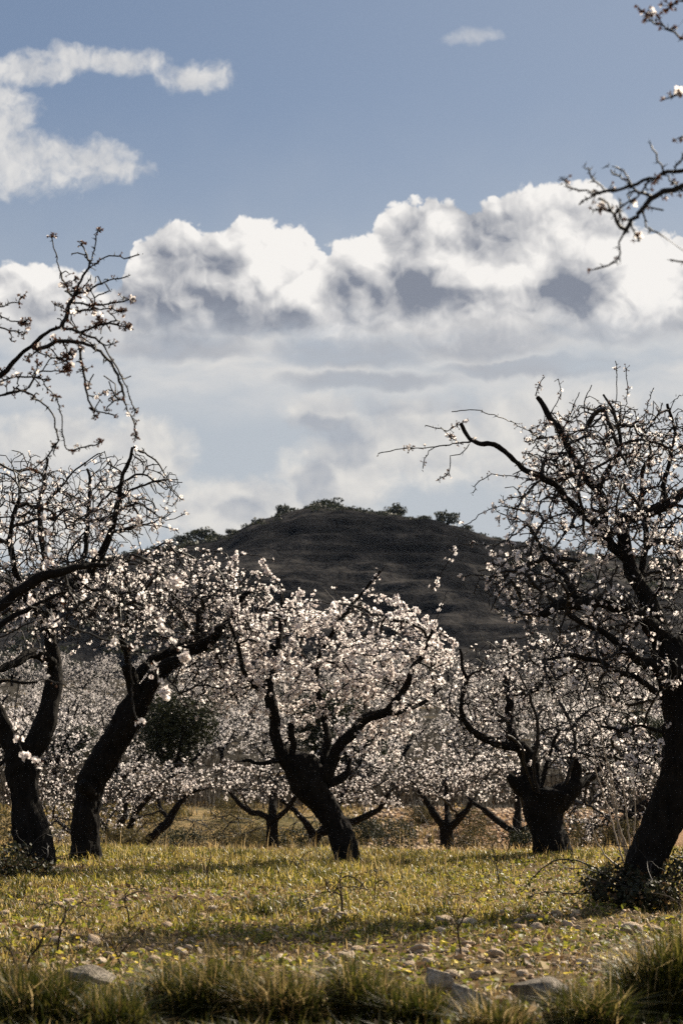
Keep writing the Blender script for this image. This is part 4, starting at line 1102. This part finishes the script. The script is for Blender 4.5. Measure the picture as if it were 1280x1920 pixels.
# shrubs on the terrace
def shrub(px, dist, w, h, label, mat=None, seed=0, n=2600):
    r = np.random.default_rng(seed)
    loc = ground_at(px, dist)
    e = empty('shrub', loc, label, 'shrub')
    lobes = [(0, 0, h * 0.4, w * 0.34, w * 0.34, h * 0.42)] + [(r.normal(0, w * 0.22), r.normal(0, w * 0.2), h * r.uniform(0.25, 0.6), w * 0.2, w * 0.2, h * 0.28) for _ in range(5)]
    V, T, Mt = leaf_cloud(r, lobes, n, 0.045)
    obj('foliage', mesh_np('foliage', V, tris=T, mats=[mat or M_SCRUB]), e, world=False)
    G = Grow(seed, 6000)
    G.add_limb(np.array([[0, 0, -0.05], [0, 0, 0.02], [0, 0, 0.06]]), np.array([0.03, 0.03, 0.02]))
    for _ in range(70):
        t = unit(r.normal(0, 1, 3)) * np.array([w * 0.5, w * 0.5, h * 0.55]) + np.array([0, 0, h * 0.5])
        if t[2] > 0.05: G.reach(t, 0.12, 0.3, 0, 3)
    V, Q, _ = G.mesh(G.radii(0.005))
    obj('stems', mesh_np('stems', V, quads=Q, mats=[M_TWIG]), e, world=False)
for k, (px, d, w, h, lab) in enumerate([
        (738, 46, 1.7, 1.2, 'dark olive shrub on the terrace right of the middle trunk'), (893, 45, 1.5, 1.0, 'brownish shrub between the two small right-hand almonds'),
        (1105, 40, 1.6, 1.1, 'dull shrub between the pollarded stump and the leaning hidden trunk'), (340, 50, 1.9, 0.8, 'low dark shrub on the grassy bank beside the low forked almond'),
        (415, 51, 2.1, 0.85, 'low wide shrub in the middle of the grassy bank'), (480, 49, 1.5, 0.8, 'low shrub on the bank left of the straight small trunk'),
        (560, 48, 1.6, 0.9, 'low dark shrub between the straight small trunk and the crooked almond'), (30, 36, 2.4, 1.2, 'dark tangle of undergrowth left of the thick forked trunk'),
        (225, 37, 1.6, 0.9, 'dark undergrowth right of the S-shaped trunk'), (985, 38, 1.0, 0.9, 'small shrub at the foot of the pollarded stump'),
        (300, 54, 2.2, 1.0, 'brown shrub high on the bank above the low forked almond'), (450, 55, 2.0, 1.0, 'dark shrub on top of the grassy bank'), (690, 52, 1.4, 0.8, 'low shrub at the foot of the orange bank'), (790, 55, 1.2, 0.7, 'small shrub on the orange bank'), (875, 53, 1.6, 0.9, 'dark shrub on the bank behind the short dark trunk'), (1060, 47, 1.8, 1.2, 'dark shrub seen just right of the pollarded stump'), (1170, 36, 1.4, 1.0, 'brown shrub behind the thin suckers'), (620, 36, 0.9, 0.6, 'low weedy shrub beside the foot of the middle trunk')]):
    shrub(px, d, w, h, lab, seed=400 + k, mat=M_SCRUB if k % 3 else M_OAK)

# ================================================================== grass, weeds and stones of the orchard floor
M_GRASS = mat_leaf('grass_blade', [(0.0, (0.030, 0.036, 0.007)), (0.32, (0.085, 0.090, 0.013)), (0.60, (0.24, 0.210, 0.030)), (0.84, (0.50, 0.38, 0.075)), (1.0, (0.78, 0.60, 0.25))], trans=0.62, rough=0.38, spec=0.55, patch=(0.42, 0.27, 0.10))
M_STRAW = mat_leaf('straw', [(0.0, (0.13, 0.078, 0.030)), (0.5, (0.38, 0.26, 0.105)), (1.0, (0.62, 0.47, 0.24))], trans=0.55, rough=0.45, spec=0.45)
M_TUFT = mat_leaf('tuft_blade', [(0.0, (0.016, 0.021, 0.005)), (0.5, (0.042, 0.050, 0.009)), (0.86, (0.115, 0.105, 0.018)), (1.0, (0.32, 0.24, 0.08))], trans=0.5, rough=0.5, spec=0.3)
M_HERB = mat_leaf('herb_leaf', [(0.0, (0.080, 0.095, 0.015)), (0.6, (0.22, 0.22, 0.028)), (1.0, (0.42, 0.36, 0.05))], trans=0.55, rough=0.5, spec=0.3)

def blades(pos, h, w, lean, az, curl):
    """one bent blade at each point: 5 vertices, 3 triangles"""
    n = len(pos)
    d = np.stack([np.cos(az), np.sin(az), np.zeros(n)], 1); s = np.stack([-np.sin(az + curl), np.cos(az + curl), np.zeros(n)], 1)
    up = np.array([0, 0, 1.0])
    mid = pos + up * (h * 0.58)[:, None] + d * (h * lean * 0.30)[:, None]
    tip = pos + up * (h * (1 - 0.35 * lean))[:, None] + d * (h * lean)[:, None]
    V = np.stack([pos - s * w[:, None] * 0.5, pos + s * w[:, None] * 0.5, mid - s * w[:, None] * 0.38, mid + s * w[:, None] * 0.38, tip], 1).reshape(-1, 3)
    b = np.arange(n) * 5
    T = np.concatenate([np.stack([b, b + 1, b + 3], 1), np.stack([b, b + 3, b + 2], 1), np.stack([b + 2, b + 3, b + 4], 1)])
    return V, T

M_BANK = mat_leaf('bank_tussock', [(0.0, (0.035, 0.035, 0.010)), (0.6, (0.10, 0.085, 0.022)), (1.0, (0.34, 0.24, 0.09))], trans=0.45, rough=0.5, spec=0.3)
gr = np.random.default_rng(91)
def field_points(n, y0, y1, clump=0.0, margin=1.6, power=1.0):
    """points over the wedge of ground in and beside the picture"""
    y = y0 + (y1 - y0) * gr.random(n) ** power
    x = (gr.random(n) * 2 - 1) * (0.185 * y + margin)
    return x, y
def cover(x, y):                     # how grassy a spot is; the rest is stony soil
    return fbm(x * 0.55 + 3, y * 0.42, 11.0, 4)
def make_grass(n, y0, y1, hmin, hmax, wmin, wmax, thr, mat, name, label, per=7, spread=0.05, lean=(0.1, 0.75), power=1.0, margin=1.6, mask=None):
    m = n // per
    x, y = field_points(int(m * 2.2), y0, y1, margin=margin, power=power)
    c = cover(x, y); k = gr.random(len(x)) < np.clip((c - thr) * 6 + 0.35, 0.22, 1) * (1 if mask is None else mask(x, y))
    x, y, c = x[k][:m], y[k][:m], c[k][:m]
    X = np.repeat(x, per) + gr.normal(0, spread, len(x) * per); Yy = np.repeat(y, per) + gr.normal(0, spread, len(x) * per)
    hh = np.repeat((hmin + (hmax - hmin) * np.clip((c - thr + 0.12) * 2.6, 0, 1)) * gr.uniform(0.6, 1.25, len(x)), per) * gr.uniform(0.55, 1.2, len(X))
    P = np.stack([X, Yy, gz(X, Yy) - 0.01], 1)
    V, T = blades(P, hh, gr.uniform(wmin, wmax, len(X)), gr.uniform(*lean, len(X)), gr.uniform(0, 6.28, len(X)), gr.normal(0, 0.5, len(X)))
    return tag(obj(name, mesh_np(name, V, tris=T, mats=[mat])), label, 'grass', kind='stuff')
make_grass(105000, 6.5, 27.0, 0.025, 0.095, 0.005, 0.010, 0.46, M_GRASS, 'grass', 'yellow-green grass covering the orchard floor', spread=0.06, lean=(0.15, 1.2))
make_grass(70000, 6.5, 27.0, 0.045, 0.12, 0.005, 0.010, 0.40, M_GRASS, 'grass_tussocks', 'small uneven tussocks of grass over the orchard floor', per=28, spread=0.035, lean=(0.2, 1.1))
make_grass(52000, 17.5, 26.0, 0.05, 0.135, 0.006, 0.011, 0.36, M_GRASS, 'tall_grass', 'taller sunlit grass round the trunks of the front row', per=14, spread=0.05, lean=(0.2, 1.2))
make_grass(60000, 6.5, 27.0, 0.03, 0.10, 0.004, 0.008, 0.30, M_STRAW, 'dry_grass', 'short dry straw between the stones', per=5, spread=0.08, lean=(0.4, 1.6))
make_grass(16000, 8.0, 25.0, 0.06, 0.17, 0.006, 0.011, 0.50, M_TUFT, 'dark_tussocks', 'dark green tussocks dotted over the orchard floor', per=64, spread=0.075, lean=(0.2, 1.2))
make_grass(2200, 19.0, 27.0, 0.10, 0.28, 0.003, 0.006, 0.30, M_STRAW, 'dry_stalks', 'tall dry stalks along the back edge of the field', per=4, spread=0.10, lean=(0.05, 0.6))
make_grass(26000, 29.0, 62.0, 0.08, 0.20, 0.016, 0.030, 0.46, M_STRAW, 'terrace_grass', 'straw-coloured grass on the lower terrace', per=9, spread=0.12, margin=3.0, mask=lambda x, y: np.where((y > 47) & (x > 0.8), 0.12, 1.0))
make_grass(17000, 48.0, 60.0, 0.12, 0.36, 0.018, 0.034, 0.55, M_BANK, 'bank_grass', 'rough dark grass on the bank of the terrace', per=22, spread=0.16, margin=3.0, mask=lambda x, y: np.where(x > 1.0, 0.15, 0.8) * sstep(y, 49, 50.5))

M_BRUSH = mat_leaf('dry_brush', [(0.0, (0.012, 0.009, 0.006)), (0.6, (0.040, 0.030, 0.020)), (1.0, (0.12, 0.09, 0.06))], trans=0.2, rough=0.8, spec=0.1)
make_grass(52000, 60.0, 215.0, 0.35, 0.95, 0.012, 0.030, 0.36, M_BRUSH, 'brush', 'dark dry brush under the far almond rows', per=8, spread=0.35, lean=(0.1, 0.9), margin=4.0, power=1.3)
# low broad-leaved herbs
nh = 34000
x, y = field_points(nh, 6.5, 26.0); c = fbm(x * 1.1, y * 1.1, 21.0, 3)
k = c > 0.40; x, y = x[k], y[k]
P = np.stack([x, y, gz(x, y) + gr.uniform(0.005, 0.05, len(x))], 1)
nn = gr.normal(0, 0.55, (len(x), 3)) + np.array([0, 0, 1.0])
V, T, Mt = scatter([LEAFQ], np.zeros(len(x), int), P, frames(nn, gr.uniform(0, 6.28, len(x))), gr.uniform(0.022, 0.055, len(x)))
tag(obj('herbs', mesh_np('herbs', V, tris=T, mats=[M_HERB])), 'low broad-leaved herbs among the grass', 'herbs', kind='stuff')

# curled fallen leaves and dry litter
M_LITTER = mat_leaf('dry_litter', [(0.0, (0.10, 0.055, 0.025)), (0.4, (0.26, 0.16, 0.08)), (0.75, (0.48, 0.34, 0.19)), (1.0, (0.68, 0.55, 0.36))], trans=0.35, rough=0.6, spec=0.3)
CURL = (np.array([[-0.5, 0, 0.12], [-0.1, -0.3, 0.0], [0.5, -0.05, 0.16], [0.1, 0.28, 0.05], [0.05, 0.0, -0.04]]), np.array([[0, 1, 4], [1, 2, 4], [2, 3, 4], [3, 0, 4]]), np.zeros(4, int))
x, y = field_points(15000, 6.5, 25.0); k = (fbm(x * 0.9, y * 0.7, 31.0, 3) > 0.45) & (gr.random(len(x)) < 1.25 - sstep(y, 14, 22)); x, y = x[k], y[k]
P = np.stack([x, y, gz(x, y) + gr.uniform(0.004, 0.04, len(x))], 1)
V, T, Mt = scatter([CURL], np.zeros(len(x), int), P, frames(gr.normal(0, 0.6, (len(x), 3)) + np.array([0, 0, 1.0]), gr.uniform(0, 6.28, len(x))), 0.02 + 0.055 * gr.random(len(x)) ** 2)
tag(obj('litter', mesh_np('litter', V, tris=T, mats=[M_LITTER])), 'curled dry leaves littering the orchard floor', 'leaf litter', kind='stuff')

# ---- stones
def mat_stone(name, lo, mid, hi):
    m, nt, out = material(name)
    tc = nt.nodes.new('ShaderNodeTexCoord')
    oi = nt.nodes.new('ShaderNodeObjectInfo')
    a = nz(nt, tc.outputs['Object'], 1.6, 6, 0.65); b = nz(nt, tc.outputs['Object'], 9.0, 5, 0.6)
    f = a * 0.65 + b * 0.35 + (S(nt, oi.outputs['Random']) - 0.5) * 0.18
    p = nt.nodes.new('ShaderNodeBsdfPrincipled')
    nt.links.new(ramp(nt, f, [(0.33, lo), (0.52, mid), (0.72, hi)]), p.inputs['Base Color'])
    p.inputs['Roughness'].default_value = 0.85; p.inputs['Specular IOR Level'].default_value = 0.25
    nt.links.new(bump(nt, a * 0.5 + b * 0.5, 0.12, 0.7), p.inputs['Normal'])
    nt.links.new(p.outputs[0], out.inputs[0])
    return m
M_STONE = mat_stone('field_stone', (0.34, 0.22, 0.13), (0.60, 0.45, 0.31), (0.80, 0.68, 0.52))
M_ROCK = mat_stone('mottled_rock', (0.06, 0.05, 0.038), (0.30, 0.25, 0.195), (0.72, 0.64, 0.53))  # tone runs from dark to pale by noise over each rock

import bmesh
def stone_mesh(seed, sub, mat, flat=0.6, facets=7, rough=0.16, cut=(0.5, 0.85)):
    bm = bmesh.new(); bmesh.ops.create_icosphere(bm, subdivisions=sub, radius=1.0)
    r = np.random.default_rng(seed)
    V = np.array([v.co[:] for v in bm.verts])
    ns = unit(r.normal(0, 1, (facets, 3))); ds = r.uniform(*cut, facets)
    for nrm, d in zip(ns, ds):                       # broken faces
        o = V @ nrm; V = V - np.clip(o - d, 0, None)[:, None] * nrm[None]
    V = V * (1 + rough * (fbm(V[:, 0] * 2.2 + seed, V[:, 1] * 2.2, V[:, 2] * 2.2, 3) - 0.5) * 2)[:, None]
    V = V * np.array([1.0, r.uniform(0.7, 0.95), flat])
    T = np.array([[v.index for v in f.verts] for f in bm.faces]); bm.free()
    return mesh_np('stone', V, tris=T, mats=[mat], smooth=False)
STONES = [stone_mesh(500 + k, 2, M_STONE, flat=0.42 + 0.05 * (k % 5)) for k in range(10)]
def ground_pix(px, py):
    """where the ground is seen at a photo position"""
    d = FPX * CAM_Z / (py - 1450.0)
    for _ in range(8):
        x = (px - 640) / FPX * d
        d = FPX * (CAM_Z - float(gz(x, d))) / (py - 1450.0)
    return (px - 640) / FPX * d, d
def put_stone(px, py, w_px, me, label, group, sink=0.25, tilt=0.25, sr=None, name='stone', hs=1.0):
    x, y = ground_pix(px, py)
    s = 0.5 * w_px * y / FPX
    o = bpy.data.objects.new(name, me); C.objects.link(o)
    o.location = (x, y, float(gz(x, y)) + s * 0.42 * hs * (1 - 2 * sink)); o.scale = (s, s, s * hs)
    o.rotation_euler = (sr.gauss(0, tilt), sr.gauss(0, tilt), sr.uniform(0, 6.28))
    return tag(o, label, 'stone', group)
sr = random.Random(17)
SG = 'stones scattered over the orchard floor'
named = [(338, 1682, 26, 'small pale stone standing up in the grass between the leaning trees and the middle one'), (352, 1706, 34, 'reddish brown stone lying in the sunny gap left of centre'),
         (602, 1712, 46, 'dark rounded stone under the dry weed in mid field'), (640, 1724, 40, 'second dark stone right of the one under the dry weed'), (830, 1728, 48, 'brown stone in the tree shadow right of centre'),
         (868, 1730, 44, 'flat stone beside the brown one in the tree shadow'), (1184, 1703, 24, 'rounded stone at the foot of the big twisting trunk'), (1150, 1735, 26, 'small pale stone in front of the big twisting trunk'),
         (1172, 1742, 50, 'larger reddish stone right of the small pale one before the twisting trunk'), (972, 1812, 34, 'pale upright stone between the grass tufts at lower right'), (785, 1778, 44, 'rounded brown stone before the slanted slab'),
         (862, 1780, 36, 'small dark stone right of the rounded brown one'), (20, 1714, 34, 'stone at the left edge of the field')]
for k, (px, py, w, lab) in enumerate(named): put_stone(px, py, w, STONES[k % 10], lab, SG, 0.15, 0.2, sr)
for k in range(235):
    py = 1672 + 150 * sr.random() ** 0.9
    px = sr.uniform(-60, 1340)
    x, y = ground_pix(px, py)
    if cover(np.array([x]), np.array([y]))[0] > 0.50 and sr.random() < 0.75: py = sr.uniform(1690, 1800)
    put_stone(px, py, sr.uniform(9, 34) * (0.6 + (py - 1600) / 300), STONES[sr.randrange(10)], 'small earthy stone in the grass, %s of the field, %s' % ('left third' if px < 427 else 'middle third' if px < 853 else 'right third', 'towards the trees' if py < 1730 else 'towards the front'), SG, 0.2, 0.3, sr)
# pebbles and clods, too many to count
npb = 16000
x, y = field_points(npb, 6.5, 25.0); k = cover(x, y) < 0.53; x, y = x[k], y[k]
s = 0.006 + 0.022 * gr.random(len(x)) ** 2.5
OCT = (np.array([[1, 0, 0], [0, 1, 0], [-1, 0, 0], [0, -1, 0], [0.1, 0.1, 0.7], [0, 0, -0.6]]) * 1.0, np.array([[0, 1, 4], [1, 2, 4], [2, 3, 4], [3, 0, 4], [1, 0, 5], [2, 1, 5], [3, 2, 5], [0, 3, 5]]), np.zeros(8, int))
x2 = gr.uniform(0.6, 8.0, 2200); y2 = gr.uniform(48.5, 60.0, 2200); s = np.concatenate([s, 0.03 + 0.09 * gr.random(2200) ** 2]); x, y = np.concatenate([x, x2]), np.concatenate([y, y2])
P = np.stack([x, y, gz(x, y) + s * 0.25], 1)
V, T, Mt = scatter([OCT], np.zeros(len(x), int), P, frames(gr.normal(0, 0.35, (len(x), 3)) + np.array([0, 0, 1.0]), gr.uniform(0, 6.28, len(x))), s)
tag(obj('gravel', mesh_np('gravel', V, tris=T, mats=[M_STONE])), 'pebbles and clods of the stony orchard soil', 'gravel', kind='stuff')

# big rocks in front
rock_g = 'rocks at the front of the field'
for k, (px, py, w, hs, lab) in enumerate([(186, 1846, 100, 1.25, 'grey rock with a pale face among the tufts at lower left'), (818, 1852, 62, 1.7, 'slanted pale slab of rock standing on edge at lower right of centre'),
                                          (858, 1892, 120, 1.0, 'dark rounded rock just in front of the slanted slab'), (1000, 1876, 128, 0.85, 'long low rock right of the dark rounded one'), (-2, 1902, 78, 1.4, 'grey rock cut by the left edge of the picture')]):
    put_stone(px, py, w * 1.05, stone_mesh(560 + k, 4, M_ROCK, 0.75, 9, 0.13, (0.38, 0.72)), lab, rock_g, 0.06, 0.2, sr, 'rock', hs)

# ---- grass tufts in front
def tuft(px, py, w_px, h_px, n, label, seed, mat=None, dry=0.15):
    x, y = ground_pix(px, py)
    ppm = FPX / y; w, h = w_px / ppm, h_px / ppm
    r = np.random.default_rng(seed)
    e = empty('grass_tuft', (x, y, float(gz(x, y))), label, 'grass tuft', 'grass tufts at the front of the field')
    def part(nm, n, m, hk, wk):
        a = r.uniform(0, 6.28, n); q = r.random(n) ** 0.6 * w * 0.42
        X, Yy = q * np.cos(a), q * np.sin(a) * 0.8
        P = np.stack([X, Yy, gz(X + x, Yy + y) - gz(x, y) - 0.02], 1)
        hh = 1.25 * h * hk * (0.25 + 0.85 * r.random(n) ** 0.8) * (0.6 + 0.8 * fbm(X * 9 + seed, Yy * 9, 0.0, 2))
        V, T = blades(P, hh, r.uniform(0.0045, 0.0085, n) * wk, np.clip(r.normal(0.45, 0.35, n), 0.02, 1.5), a + r.normal(0, 1.3, n), r.normal(0, 0.6, n))
        obj(nm, mesh_np(nm, V, tris=T, mats=[m]), e, world=False, kind='stuff')
    part('blades', int(n * 0.85), mat or M_TUFT, 1.0, 1.0)
    part('dry_blades', int(n * dry), M_STRAW, 1.12, 0.8)
for k, (px, py, w, h, n, lab) in enumerate([
        (375, 1915, 190, 130, 2600, 'big dark green grass tuft left of centre at the bottom'), (70, 1925, 190, 110, 2200, 'grass tuft in the bottom left corner'), (215, 1935, 150, 80, 1300, 'low tuft in front of the grey pale-faced rock'),
        (530, 1925, 180, 100, 1800, 'brownish grass tuft at the bottom centre'), (690, 1910, 150, 105, 1800, 'green grass tuft left of the slanted slab'), (770, 1925, 120, 95, 1300, 'narrow tuft touching the slanted slab'),
        (1090, 1925, 170, 95, 1800, 'grass tuft in front of the long low rock'), (1240, 1900, 170, 140, 2400, 'tall dark grass tuft in the bottom right corner'), (920, 1950, 140, 80, 1200, 'low dry tuft in front of the dark rounded rock'),
        (20, 1850, 120, 60, 900, 'small tuft at the left edge above the corner tuft'), (1180, 1850, 110, 60, 900, 'small tuft behind the tall corner tuft')]):
    tuft(px, py, w, h, n, lab, 600 + k, dry=0.28 if k in (3, 8) else 0.09)
ROCKS = [o for o in C.objects if o.name.startswith('rock')]
def off_rocks(x, y):
    k = np.ones(len(x))
    for o in ROCKS: k = np.where(np.hypot(x - o.location.x, (y - o.location.y - 0.0)) < o.scale.x * 0.95, 0.0, k); k = np.where((np.abs(x - o.location.x) < o.scale.x * 0.8) & (y < o.location.y) & (y > o.location.y - 0.55), k * 0.5, k)
    return k
make_grass(8000, 5.5, 9.8, 0.05, 0.17, 0.0045, 0.008, 0.40, M_STRAW, 'front_straw', 'dry straw between the tufts at the front', per=11, spread=0.06, lean=(0.1, 1.3), mask=off_rocks)
make_grass(36000, 5.5, 9.2, 0.07, 0.19, 0.005, 0.009, 0.40, M_TUFT, 'front_grass', 'dull green grass between the tufts at the front', per=24, spread=0.07, lean=(0.1, 1.2), mask=off_rocks)

# ---- yellow wild flowers
M_YEL = mat_plain('yellow_petal', (0.80, 0.58, 0.02), 0.6, 0.2)
def yellow_mesh(seed):
    r = np.random.default_rng(seed); V, T, Mt = [], [], []
    for k in range(9):
        a = k * 0.698 + r.normal(0, 0.06); b = len(V); ca, sa = math.cos(a), math.sin(a)
        for rad, s, z in ((0.1, 0, 0.0), (0.8, -0.26, 0.14), (1.0, 0, 0.18), (0.8, 0.26, 0.14)): V.append([rad * ca - s * sa, rad * sa + s * ca, z])
        T += [[b, b + 1, b + 2], [b, b + 2, b + 3]]; Mt += [0, 0]
    b = len(V); V += [[0.05, 0, 0], [-0.04, 0.04, 0], [-0.04, -0.04, 0], [0.3, 0.1, -4.0]]
    T += [[b, b + 1, b + 3], [b + 1, b + 2, b + 3], [b + 2, b, b + 3]]; Mt += [1, 1, 1]
    return mesh_np('flower', V, tris=T, mats=[M_YEL, M_HERB], tri_mat=Mt)
YM = [yellow_mesh(k) for k in range(3)]
for k in range(230):
    px = sr.uniform(-30, 1310); py = 1640 + 200 * sr.random() ** 0.75
    x, y = ground_pix(px, py); s = sr.uniform(0.009, 0.017)
    o = bpy.data.objects.new('yellow_flower', YM[k % 3]); C.objects.link(o)
    o.location = (x, y, float(gz(x, y)) + s * 4 * 0.95); o.scale = (s, s, s); o.rotation_euler = (sr.gauss(0.25, 0.3), sr.gauss(0, 0.3), sr.uniform(0, 6.28))
    tag(o, 'small yellow wild flower, %s of the field, %s' % ('left third' if px < 427 else 'middle third' if px < 853 else 'right third', 'towards the trees' if py < 1730 else 'towards the front'), 'flower', 'yellow wild flowers')

# ---- dead weeds, suckers and brambles
M_SHOOT = mat_plain('pale_shoot', (0.34, 0.27, 0.20), 0.55, 0.4)
M_DEAD = mat_plain('dead_stalk', (0.055, 0.037, 0.022), 0.8, 0.2)
M_BRAM = mat_leaf('bramble_leaf', [(0.0, (0.018, 0.022, 0.010)), (0.7, (0.040, 0.040, 0.016)), (1.0, (0.10, 0.055, 0.025))], trans=0.3, spec=0.35)
def weed(px, py, h_px, spread_px, n, label, seed, mat=None, heads=True):
    x, y = ground_pix(px, py); ppm = FPX / y; r = np.random.default_rng(seed)
    e = empty('dead_weed', (x, y, float(gz(x, y))), label, 'weed')
    G = Grow(seed, 4000)
    G.add_limb(np.array([[0, 0, -0.03], [0, 0, 0.0], [0, 0, 0.02]]), np.array([0.006, 0.006, 0.005]))
    h, s = h_px / ppm, spread_px / ppm
    tips = []
    for _ in range(n):
        a = r.uniform(0, 6.28); q = s * math.sqrt(r.random())
        t = np.array([q * math.cos(a), q * math.sin(a), h * r.uniform(0.45, 1.05) * (1 - 0.3 * q / s)]); tips.append(t); G.reach(t, 0.035, 0.3, -0.1, 2)
    V, Q, _ = G.mesh(G.radii(0.0028))
    obj('stalks', mesh_np('stalks', V, quads=Q, mats=[mat or M_DEAD]), e, world=False)
    if heads:
        tips = np.repeat(np.array(tips), 3, 0) + r.normal(0, 0.008, (3 * n, 3))
        V, T, Mt = scatter([LEAFQ], np.zeros(len(tips), int), tips, frames(r.normal(0, 1, (len(tips), 3)), r.uniform(0, 6, len(tips))), r.uniform(0.008, 0.02, len(tips)))
        obj('seed_heads', mesh_np('seed_heads', V, tris=T, mats=[M_STRAW]), e, world=False)
for k, (px, py, h, s, n, lab) in enumerate([(640, 1712, 95, 62, 34, 'dark dry weed bush standing in mid field above two dark stones'), (50, 1840, 170, 70, 16, 'tall dead thistle at the left edge'), (118, 1780, 130, 60, 14, 'dead branching weed right of the tall thistle'),
                                          (235, 1805, 110, 50, 10, 'thin dead weed above the grey pale-faced rock'), (395, 1655, 90, 26, 8, 'thin dark stalk in the grass before the gap left of centre'), (250, 1740, 95, 40, 9, 'dry weed in the stony patch at left'),
                                          (1262, 1760, 130, 60, 12, 'dead weed at the right edge'), (860, 1790, 150, 40, 8, 'tall thin dry stalk right of centre'), (475, 1850, 150, 40, 8, 'blurred dead stalk above the bottom centre tufts'), (1120, 1690, 90, 50, 14, 'dry weed before the bramble at the big trunk'),
                                          (700, 1690, 80, 40, 10, 'dry weed right of the dark weed bush'), (930, 1660, 110, 30, 7, 'thin tall stalk left of the arching bramble'), (560, 1640, 60, 40, 9, 'dry weed just left of the middle trunk foot')]):
    weed(px, py, h, s, n, lab, 700 + k)

def shoots(name, label, cat, dist, paths, r0, mat, leaves=0, leaf_size=0.03, seed=0, part='shoot'):
    P0 = at(*paths[0][0][:2], dist); base = np.array([P0[0], dist, float(gz(P0[0], dist))])
    e = empty(name, base, label, cat); r = np.random.default_rng(seed); allp = []
    for L in paths:
        q = np.array([at(p[0], p[1], dist + (p[2] if len(p) > 2 else 0.0)) for p in L])
        pp = catmull(q, 0.04); pp += r.normal(0, 0.003, pp.shape)
        V, Q, Tr = tube(pp, np.linspace(r0, r0 * 0.35, len(pp)), 6)
        obj(part, mesh_np(part, V, tris=Tr, quads=Q, mats=[mat], smooth=True), e); allp.append(pp)
    if leaves:
        A = np.vstack(allp); k = r.integers(0, len(A), leaves)
        V, T, Mt = scatter([LEAFQ], np.zeros(leaves, int), A[k] + r.normal(0, 0.03, (leaves, 3)), frames(r.normal(0, 0.7, (leaves, 3)) + np.array([0, 0, 0.6]), r.uniform(0, 6, leaves)), leaf_size * r.uniform(0.6, 1.3, leaves))
        obj('leaves', mesh_np('leaves', V, tris=T, mats=[M_BRAM]), e, kind='stuff')
    return e
shoots('suckers', 'thin pale suckers fanning up beside the foot of the big twisting trunk', 'suckers', 16.3,
       [[(1182, 1650), (1160, 1590), (1140, 1520, 0.1), (1118, 1450, 0.1), (1106, 1380, 0.2)], [(1180, 1640), (1168, 1580), (1150, 1510), (1136, 1470), (1120, 1425)], [(1184, 1640), (1178, 1560), (1168, 1480), (1158, 1400)],
        [(1180, 1630), (1172, 1580), (1156, 1540), (1150, 1500), (1140, 1440)], [(1176, 1640), (1140, 1610), (1124, 1590), (1112, 1560), (1108, 1530)], [(1178, 1650), (1186, 1580), (1190, 1520), (1186, 1470)], [(1182, 1640), (1160, 1560), (1150, 1480), (1130, 1400), (1124, 1340)]], 0.0085, M_SHOOT, seed=801)
shoots('bramble', 'dark bramble cane arching over the grass left of the big twisting trunk', 'bramble', 16.0,
       [[(1186, 1676), (1150, 1650), (1110, 1625), (1070, 1612), (1035, 1616), (1004, 1640), (978, 1672)], [(1186, 1680), (1130, 1672), (1080, 1676), (1030, 1672), (990, 1680)], [(1180, 1676), (1140, 1655), (1100, 1660), (1070, 1680)]], 0.0085, M_TWIG, 150, 0.032, 802, 'cane')
# leafy bramble bush round the foot of the big trunk
r_ = np.random.default_rng(815)
bx, by = ground_pix(1180, 1700)
for (px, py, w, h, lab, n, sd) in ((1150, 1694, 0.52, 0.42, 'dark leafy bramble bush heaped against the left foot of the big trunk', 1700, 1), (1262, 1694, 0.50, 0.46, 'dark bramble bush right of the big twisting trunk', 1300, 2), (1206, 1702, 0.50, 0.30, 'low bramble leaves covering the front of the big trunk foot', 1100, 3), (70, 1650, 0.55, 0.26, 'low dark brambles round the foot of the thick forked trunk', 700, 4), (10, 1650, 0.6, 0.45, 'bramble clump at the left edge behind the thick forked trunk', 900, 5)):
    x, y = ground_pix(px, py)
    e = empty('bramble', (x, y, float(gz(x, y))), lab, 'bramble'); r = np.random.default_rng(820 + sd)
    V, T, Mt = leaf_cloud(r, [(0, 0, h * 0.35, w * 0.5, w * 0.4, h * 0.5)] + [(r.normal(0, w * 0.3), r.normal(0, w * 0.2), h * r.uniform(0.2, 0.6), w * 0.25, w * 0.2, h * 0.3) for _ in range(4)], n, 0.040)
    obj('leaves', mesh_np('leaves', V, tris=T, mats=[M_BRAM]), e, world=False, kind='stuff')
    G = Grow(900 + sd, 4000); G.add_limb(np.array([[0, 0, -0.03], [0, 0, 0.0], [0, 0, 0.03]]), np.array([0.01, 0.01, 0.008]))
    for _ in range(26):
        t = r.normal(0, 1, 3) * np.array([w * 0.45, w * 0.35, h * 0.4]) + np.array([0, 0, h * 0.6]); t[2] = abs(t[2]) + 0.03; G.reach(t, 0.05, 0.3, 0, 3)
    V, Q, _ = G.mesh(G.radii(0.003)); obj('canes', mesh_np('canes', V, quads=Q, mats=[M_TWIG]), e, world=False)

# ================================================================== air between here and the hill
def haze(density):
    x0, x1, y0, y1, z0, z1 = -4600, 4600, -3400, 10500, -6.0, 110.0
    V = np.array([[x, y, z] for x in (x0, x1) for y in (y0, y1) for z in (z0, z1)])
    Q = np.array([[0, 1, 3, 2], [4, 6, 7, 5], [0, 4, 5, 1], [2, 3, 7, 6], [0, 2, 6, 4], [1, 5, 7, 3]])
    m, nt, out = material('haze')
    v = nt.nodes.new('ShaderNodeVolumePrincipled')
    v.inputs['Color'].default_value = (0.62, 0.76, 1.0, 1); v.inputs['Density'].default_value = density
    nt.links.new(v.outputs[0], out.inputs['Volume'])
    tag(obj('haze', mesh_np('haze', V, quads=Q, mats=[m])), 'thin bluish haze in the air before the hill', 'haze', kind='stuff')
haze(0.000025)
